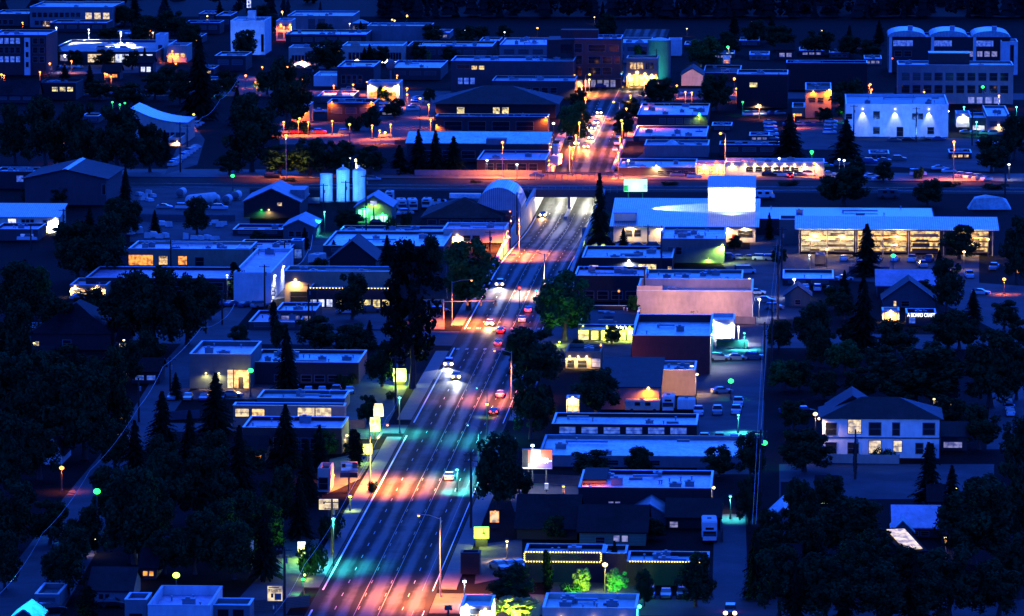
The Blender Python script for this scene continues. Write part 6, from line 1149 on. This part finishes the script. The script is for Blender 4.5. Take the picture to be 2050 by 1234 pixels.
CARROW('along the left kerb by the pine', (858, 690), (840, 715), 2, 0, seed=47, end='far end', cols='grey black'); CARROW('in the yard behind the pink store', (1515, 590), (1550, 620), 3, 90, seed=48, end='far end', cols='white silver'); CARROW('before the mill front', (1250, 496), (1310, 497), 3, 90, seed=49, end='left end', cols='white grey black')
for a in (('pale board fence along the alley yard edge', 1440, 648, 1512, 650), ('board fence behind the white motorhome', 1440, 1030, 1446, 1085), ('board fence beside the motel lawn', 692, 860, 730, 858), ('long dark fence of the tank yard', 262, 442, 470, 444), ('low pale fence of the silo yard', 560, 408, 640, 408), ('fence along the street lawn below the small conifers', 330, 842, 400, 838), ('pale fence before the two storey house', 1642, 928, 1800, 930), ('wire like low fence beside the timber yard', 1700, 548, 1780, 549), ('low fence beside the parking by the electronic board', 1058, 968, 1160, 972), ('fence by the white bank drive', 505, 1225, 620, 1215), ('wall like fence above the frontage street, before the black forest', 600, 349, 800, 350), ('long pale barrier along the frontage street before the canopy', 830, 352, 1085, 353)):
    FENCE(*a, m='wpale' if 'pale' in a[0] else 'wsiding')

LROW('added along the far street kerbs', 'sodium', [(1146, 300), (1153, 272), (1160, 246), (1166, 220), (1172, 196), (1238, 306), (1241, 276), (1246, 248), (1254, 218), (1262, 192)], 120000, 8)  # lamps added to give the far street its orange glow
LROW('outside the parked rows of the upper yards', 'teal', [(300, 128), (420, 168), (540, 150), (1500, 190), (1930, 215), (1955, 245), (2035, 215)], 7000)
CARROW('below the parking deck trees', (330, 168), (410, 172), 5, 90, seed=51, end='left end', cols='white silver'); CARROW('beside the curved roof hall', (380, 262), (398, 250), 4, 30, seed=52, end='left end', cols='white silver'); CARROW('around the orange lit shops', (640, 225), (735, 228), 5, 90, seed=53, end='left end', cols='white tan red')

LROW('on the dark hillside edge', 'warm', [(1458, 98), (1560, 60), (1712, 82), (1310, 8), (1190, 35), (1645, 62), (1375, 58), (1505, 45)], 600, 3, .3)
LROW('behind the far centre roofs', 'white', [(870, 84), (884, 86), (905, 86), (1150, 60), (640, 50), (700, 48), (930, 62), (1010, 65)], 1500, 3.5, .3)
# ============================================================ trees
for k, u, vb, vt, w, lb in (
    ('c', 1200, 494, 345, 58, 'tall dark conifer beside the underpass'), ('p', 825, 778, 478, 150, 'huge black pine with a bare lit trunk beside the road'), ('c', 822, 640, 480, 90, 'black conifer behind the huge pine'), ('g', 938, 622, 474, 128, 'green tinged round street tree above the crossing'), ('g', 1130, 680, 540, 128, 'leafy street tree beside the glowing restaurant'),
    ('d', 1066, 775, 652, 130, 'broad black tree hiding the kerb below the crossing'), ('d', 1062, 880, 740, 92, 'dark tree behind the tiny yellow kiosk'), ('d', 998, 1020, 862, 108, 'dark round tree at the kerb beside the electronic board'), ('d', 1196, 830, 738, 112, 'round black tree before the orange lamp garage'),
    ('c', 400, 240, 70, 80, 'tall black tree in front of the far cyan canopy'), ('d', 575, 260, 115, 105, 'big black tree left of the orange lit wall'), ('d', 505, 345, 185, 125, 'massive black tree beside the far left street'), ('d', 655, 145, 78, 88, 'round dark tree between the two pink arcades'), ('c', 740, 130, 88, 34, 'first small conifer in front of the pink arcade'), ('d', 762, 130, 92, 46, 'bushy tree before the pink arcade windows'), ('c', 730, 128, 95, 26, 'thin conifer before the pink arcade front'),
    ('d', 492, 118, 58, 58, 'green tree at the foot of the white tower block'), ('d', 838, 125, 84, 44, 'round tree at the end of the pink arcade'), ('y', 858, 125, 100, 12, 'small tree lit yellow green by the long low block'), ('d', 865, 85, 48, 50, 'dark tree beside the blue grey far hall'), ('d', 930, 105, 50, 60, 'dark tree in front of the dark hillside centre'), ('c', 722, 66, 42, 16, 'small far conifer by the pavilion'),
    ('g', 1148, 288, 200, 78, 'green tinged tree beside the parked cars of the far street'), ('d', 1158, 215, 180, 52, 'small dark tree at the far crossing corner'), ('d', 1262, 240, 196, 48, 'first round street tree right of the far street'), ('d', 1247, 275, 222, 50, 'second round street tree right of the far street'), ('g', 1408, 140, 70, 92, 'big tree behind the yellow green flood lamp'), ('d', 1434, 222, 146, 80, 'rounded dark tree before the black walled store'), ('d', 1322, 212, 155, 84, 'dark tree clump before the yellow lit brick shop'), ('d', 1282, 150, 90, 40, 'tree in front of the pale hall by the round tank'), ('d', 1215, 76, 26, 50, 'far round tree against the hillside above the office tower'),
    ('c', 1580, 322, 228, 74, 'black conifer clump in the far car park'), ('c', 1694, 325, 238, 82, 'broad black conifer before the bluish white building'), ('d', 1704, 245, 158, 92, 'round dark tree beside the deep orange wall'), ('c', 1826, 196, 154, 46, 'small conifer before the grey office windows'), ('d', 1804, 196, 168, 30, 'small bush tree at the grey office corner'), ('d', 1690, 412, 332, 118, 'wide dark tree by the tracks behind the timber store'), ('d', 1857, 412, 358, 66, 'dark tree by the tracks before the tarpaulin'), ('c', 1735, 552, 447, 78, 'bushy black conifer before the timber store'), ('d', 1920, 520, 448, 92, 'tree with the green lamp at the end of the timber store'),
    ('d', 1895, 625, 515, 76, 'dark tree beside the purple roofed house'), ('d', 2034, 570, 430, 70, 'black tree at the right frame edge beyond the timber store'), ('c', 1728, 700, 552, 82, 'tall black conifer left of the grey gabled house'), ('c', 1948, 642, 578, 44, 'conifer at the right hand street corner'), ('d', 2030, 320, 225, 70, 'dark tree at the right frame edge by the green lamps'), ('d', 1985, 345, 270, 80, 'dark tree before the small blue box shop'), ('d', 1650, 245, 215, 40, 'small tree in the shade of the orange wall'),
    ('d', 1832, 812, 690, 205, 'very wide dark tree behind the two storey house'), ('d', 1982, 815, 655, 150, 'big dark tree left of the right hand street'), ('g', 1690, 748, 680, 82, 'round tree with a lit top in the right grove'), ('g', 1572, 782, 718, 92, 'round tree with a lit top beside the alley'), ('d', 1625, 700, 604, 84, 'round tree behind the small teal house'), ('d', 1645, 735, 648, 76, 'dark tree between the two lit topped round trees'), ('d', 1790, 715, 640, 100, 'dark tree behind the very wide tree'), ('d', 1900, 700, 625, 110, 'dark tree left of the right street bend'),
    ('d', 1610, 945, 858, 125, 'round dark tree left of the two storey house'), ('c', 1858, 1010, 884, 74, 'conifer in front of the two storey house corner'), ('d', 1502, 960, 866, 76, 'black tree at the end of the wide bright blue roof'), ('d', 1440, 955, 892, 78, 'purple grey tree before the wide bright blue roof'), ('d', 1282, 955, 892, 70, 'ragged bush tree before the middle of the wide bright blue roof'), ('d', 1180, 960, 900, 105, 'leafy hedge tree before the wide bright blue roof'), ('b', 1762, 925, 896, 62, 'round dark shrub against the two storey house wall'), ('l', 1712, 950, 868, 10, 'very thin spire tree before the two storey house'), ('l', 1862, 925, 885, 28, 'narrow dark cypress at the two storey house wall'),
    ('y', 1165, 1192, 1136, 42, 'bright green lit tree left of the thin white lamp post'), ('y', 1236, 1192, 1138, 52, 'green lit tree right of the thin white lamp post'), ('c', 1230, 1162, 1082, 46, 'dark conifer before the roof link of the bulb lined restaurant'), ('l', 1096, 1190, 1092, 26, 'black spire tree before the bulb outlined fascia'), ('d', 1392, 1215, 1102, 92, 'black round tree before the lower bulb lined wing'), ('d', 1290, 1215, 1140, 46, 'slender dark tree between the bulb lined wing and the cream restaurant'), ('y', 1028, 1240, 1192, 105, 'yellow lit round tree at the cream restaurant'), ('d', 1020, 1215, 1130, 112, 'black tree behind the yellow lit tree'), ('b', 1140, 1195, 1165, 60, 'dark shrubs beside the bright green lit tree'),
    ('l', 712, 935, 852, 40, 'narrow columnar tree beside the cream signs'), ('b', 618, 1150, 1080, 72, 'round hedge bush behind the small white upright sign'), ('b', 662, 1078, 1024, 60, 'round bush below the yellow framed white sign'), ('d', 765, 775, 680, 72, 'leafy tree beside the glowing lawn sign'), ('d', 700, 715, 648, 100, 'dark green tree behind the low dark office'), ('d', 628, 700, 632, 96, 'dark tree behind the cooling boxes'), ('d', 705, 640, 545, 74, 'dark tree before the shopfront bulbs'), ('d', 560, 700, 640, 40, 'tree by the kiosk beside the conifer'),
    ('c', 575, 792, 655, 62, 'black conifer before the low dark office'), ('c', 432, 872, 745, 82, 'black conifer before the clinic'), ('c', 572, 935, 808, 80, 'black pointed conifer before the motel'), ('c', 325, 900, 782, 76, 'dark conifer by the left street lawn'), ('l', 176, 1248, 1165, 50, 'columnar tree beside the lower garage'), ('c', 615, 1010, 878, 60, 'conifer beside the small orange shop corner'),
    ('d', 42, 650, 520, 118, 'lit topped teal tree at the left frame edge'), ('g', 70, 640, 528, 90, 'teal green round tree near the left frame edge'), ('c', 668, 505, 480, 24, 'small spiky tree at the dark gabled house'), ('c', 775, 560, 470, 50, 'ragged conifer right of the dark gabled house'), ('d', 862, 560, 470, 54, 'dark tree behind the green tinged street tree'), ('l', 472, 600, 518, 34, 'palm like dark tree by the white side hall'), ('b', 780, 470, 428, 26, 'round shrub in front of the motorhome yard, on the house side'), ('b', 812, 455, 420, 28, 'round shrub in front of the motorhome yard, on the hall side'), ('d', 700, 460, 418, 70, 'dark tree in front of the green lit house'),
    ('d', 395, 470, 392, 60, 'dark tree in the middle of the tank yard'), ('d', 118, 410, 372, 44, 'round shrub tree before the dark barn, at its middle'), ('d', 58, 408, 375, 40, 'round shrub tree before the dark barn, at the frame side'), ('d', 1768, 365, 322, 50, 'dark tree on the frontage street car park'), ('d', 1712, 360, 312, 44, 'dark tree before the parked blue cars'), ('b', 1838, 358, 332, 26, 'reddish brown bush lit by the frontage lamp'), ('d', 118, 335, 298, 30, 'small tree under the curved orange lamp post'), ('d', 1470, 500, 472, 36, 'small tree beside the yellow lit teal shop'),
    ('b', 600, 268, 240, 60, 'round bush glowing orange under the lit wall'), ('b', 715, 262, 228, 50, 'orange lit bush before the big dark block'), ('d', 742, 262, 212, 44, 'dark tree at the corner of the big dark block'), ('d', 790, 235, 196, 50, 'dark round tree among the drive through cars'), ('d', 1325, 640, 595, 30, 'small tree lit pink before the pink walled store, on the letters side'), ('g', 1392, 645, 605, 34, 'young tree lit before the pink walled store'), ('d', 1272, 645, 590, 40, 'tree lit at the corner of the pink walled store')):
    T(k, u, vb, vt, w, lb, 'street and garden trees')
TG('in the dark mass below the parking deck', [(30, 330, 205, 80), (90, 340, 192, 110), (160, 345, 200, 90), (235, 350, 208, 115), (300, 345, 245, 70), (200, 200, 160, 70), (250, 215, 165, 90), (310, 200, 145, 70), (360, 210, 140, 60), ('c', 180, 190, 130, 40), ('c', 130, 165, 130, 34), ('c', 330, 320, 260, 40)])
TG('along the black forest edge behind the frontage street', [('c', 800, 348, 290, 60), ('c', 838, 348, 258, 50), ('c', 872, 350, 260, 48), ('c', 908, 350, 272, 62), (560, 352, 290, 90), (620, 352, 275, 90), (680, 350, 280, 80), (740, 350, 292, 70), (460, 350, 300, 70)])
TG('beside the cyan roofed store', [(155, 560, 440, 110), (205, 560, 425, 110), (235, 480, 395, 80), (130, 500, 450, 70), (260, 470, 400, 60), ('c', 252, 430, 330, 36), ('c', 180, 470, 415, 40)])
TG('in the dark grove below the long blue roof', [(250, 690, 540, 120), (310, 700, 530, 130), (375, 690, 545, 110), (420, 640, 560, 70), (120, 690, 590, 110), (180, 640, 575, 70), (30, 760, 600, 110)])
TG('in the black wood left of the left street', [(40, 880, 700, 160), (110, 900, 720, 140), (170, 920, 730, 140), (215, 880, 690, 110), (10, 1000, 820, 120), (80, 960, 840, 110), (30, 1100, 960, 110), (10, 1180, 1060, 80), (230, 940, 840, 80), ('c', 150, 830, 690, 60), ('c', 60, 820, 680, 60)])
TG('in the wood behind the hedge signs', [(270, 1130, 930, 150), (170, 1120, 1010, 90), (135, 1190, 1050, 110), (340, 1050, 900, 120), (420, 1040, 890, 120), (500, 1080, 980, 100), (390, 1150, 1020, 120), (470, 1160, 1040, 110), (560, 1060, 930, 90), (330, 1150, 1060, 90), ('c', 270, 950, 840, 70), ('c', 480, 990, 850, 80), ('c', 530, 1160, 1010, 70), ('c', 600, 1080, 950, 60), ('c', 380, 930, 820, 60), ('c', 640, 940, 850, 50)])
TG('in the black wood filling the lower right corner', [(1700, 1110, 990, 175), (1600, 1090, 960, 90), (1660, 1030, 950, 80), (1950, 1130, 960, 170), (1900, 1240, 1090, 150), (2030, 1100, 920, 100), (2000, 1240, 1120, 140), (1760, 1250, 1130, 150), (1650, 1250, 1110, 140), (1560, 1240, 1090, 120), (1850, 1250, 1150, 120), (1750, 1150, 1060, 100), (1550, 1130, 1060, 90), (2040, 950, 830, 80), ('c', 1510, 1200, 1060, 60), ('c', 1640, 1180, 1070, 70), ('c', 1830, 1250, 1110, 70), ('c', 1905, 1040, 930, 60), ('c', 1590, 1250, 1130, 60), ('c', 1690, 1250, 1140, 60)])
TG('at the foot of the right hill', [(1460, 110, 62, 60), (1560, 100, 50, 70), (1640, 110, 60, 80), (1700, 115, 70, 60), (1740, 118, 80, 50), (1510, 90, 40, 60), ('c', 1700, 110, 50, 34), ('c', 1545, 85, 28, 34), ('c', 1470, 70, 20, 34), ('c', 1760, 90, 40, 34)])
TG('along the top edge behind the left roofs', [(250, 52, 10, 60), (300, 70, 30, 70), (345, 70, 20, 70), (280, 85, 48, 60), (220, 80, 55, 60), (380, 100, 45, 60), ('c', 440, 50, 2, 34), ('c', 270, 40, -12, 40), ('c', 330, 35, -10, 36), (545, 60, 28, 44), (520, 40, 10, 44)])
TG('along the right street below the right grove', [(2035, 800, 690, 80), (2040, 700, 640, 60), (1960, 900, 810, 90), (1900, 860, 790, 100), (1700, 690, 640, 60)])
TG('around the black roofs beside the green walled house', [(1110, 1080, 1030, 60), (1075, 1060, 1000, 70), (1310, 1080, 1040, 50), (1040, 1000, 930, 60), (1500, 1050, 950, 60)])
TG('before the road pavement behind the cream signs', [('b', 745, 985, 960, 30), ('b', 700, 905, 885, 30), ('b', 780, 800, 782, 24), ('b', 690, 770, 745, 50), (735, 850, 790, 44), (650, 915, 860, 60)])
TG('between the tracks and the frontage street', [('b', 1340, 372, 362, 40), ('b', 1580, 372, 360, 50), ('b', 950, 366, 360, 24), ('b', 700, 366, 360, 30), ('b', 580, 364, 357, 34), ('b', 1900, 374, 362, 60), ('b', 1990, 378, 366, 60), ('b', 1250, 420, 395, 50)])

TG('between the far left blocks', [(100, 130, 88, 50), (150, 132, 100, 40), (210, 135, 98, 50), (265, 140, 100, 44), (340, 175, 130, 60), (420, 210, 150, 70), (455, 190, 140, 50), (535, 190, 140, 60), ('c', 290, 145, 95, 26), ('c', 475, 250, 175, 44)])
TG('among the far centre roofs', [(650, 70, 46, 40), (700, 112, 84, 36), (820, 70, 44, 44), (900, 125, 92, 44), (960, 80, 52, 50), (1010, 78, 50, 40), (770, 205, 172, 36), (860, 205, 176, 30)])
TG('in the gaps right of the alley', [(1560, 700, 640, 60), (1600, 780, 720, 70), (1650, 800, 740, 70), (1720, 800, 735, 80), (1590, 860, 800, 70), (1760, 760, 690, 90), (1860, 760, 680, 80), (1920, 700, 620, 90), (2010, 660, 600, 70), (1690, 640, 590, 50)])
TG('in the gaps of the black lower right wood', [(1560, 1190, 1100, 120), (1620, 1130, 1030, 100), (1720, 1200, 1080, 120), (1800, 1180, 1090, 100), (1860, 1190, 1110, 100), (1960, 1060, 950, 110), (2040, 1200, 1060, 120), (1540, 1100, 1020, 70)])
TG('in the gaps of the lower left wood', [(220, 1050, 930, 100), (300, 1080, 960, 110), (440, 1120, 1000, 110), (530, 1110, 1000, 90), (100, 1090, 1000, 90), (330, 960, 870, 90), (420, 960, 860, 90), (500, 960, 890, 80), (60, 800, 700, 110), (130, 780, 690, 110), (250, 770, 680, 90), (300, 750, 660, 80)])

TG('between the middle distance roofs on the left', [('c', 610, 500, 455, 30), ('d', 520, 500, 462, 40), ('d', 640, 560, 515, 44), ('c', 700, 520, 478, 28), ('d', 640, 700, 655, 60), ('l', 548, 660, 600, 22), ('d', 240, 620, 575, 60), ('c', 310, 470, 420, 30), ('c', 352, 800, 745, 34), ('d', 480, 700, 650, 50), ('c', 740, 700, 640, 34)])
TG('between the middle distance roofs on the right', [('d', 1095, 640, 580, 60), ('c', 1248, 500, 455, 26), ('d', 1160, 720, 680, 50), ('d', 1225, 690, 655, 40), ('c', 1540, 480, 425, 26), ('d', 1560, 530, 495, 40), ('d', 1672, 620, 570, 60), ('c', 1690, 600, 540, 36), ('d', 1845, 600, 560, 50), ('c', 1100, 830, 770, 40), ('d', 1040, 740, 680, 70), ('c', 1880, 570, 500, 40)])
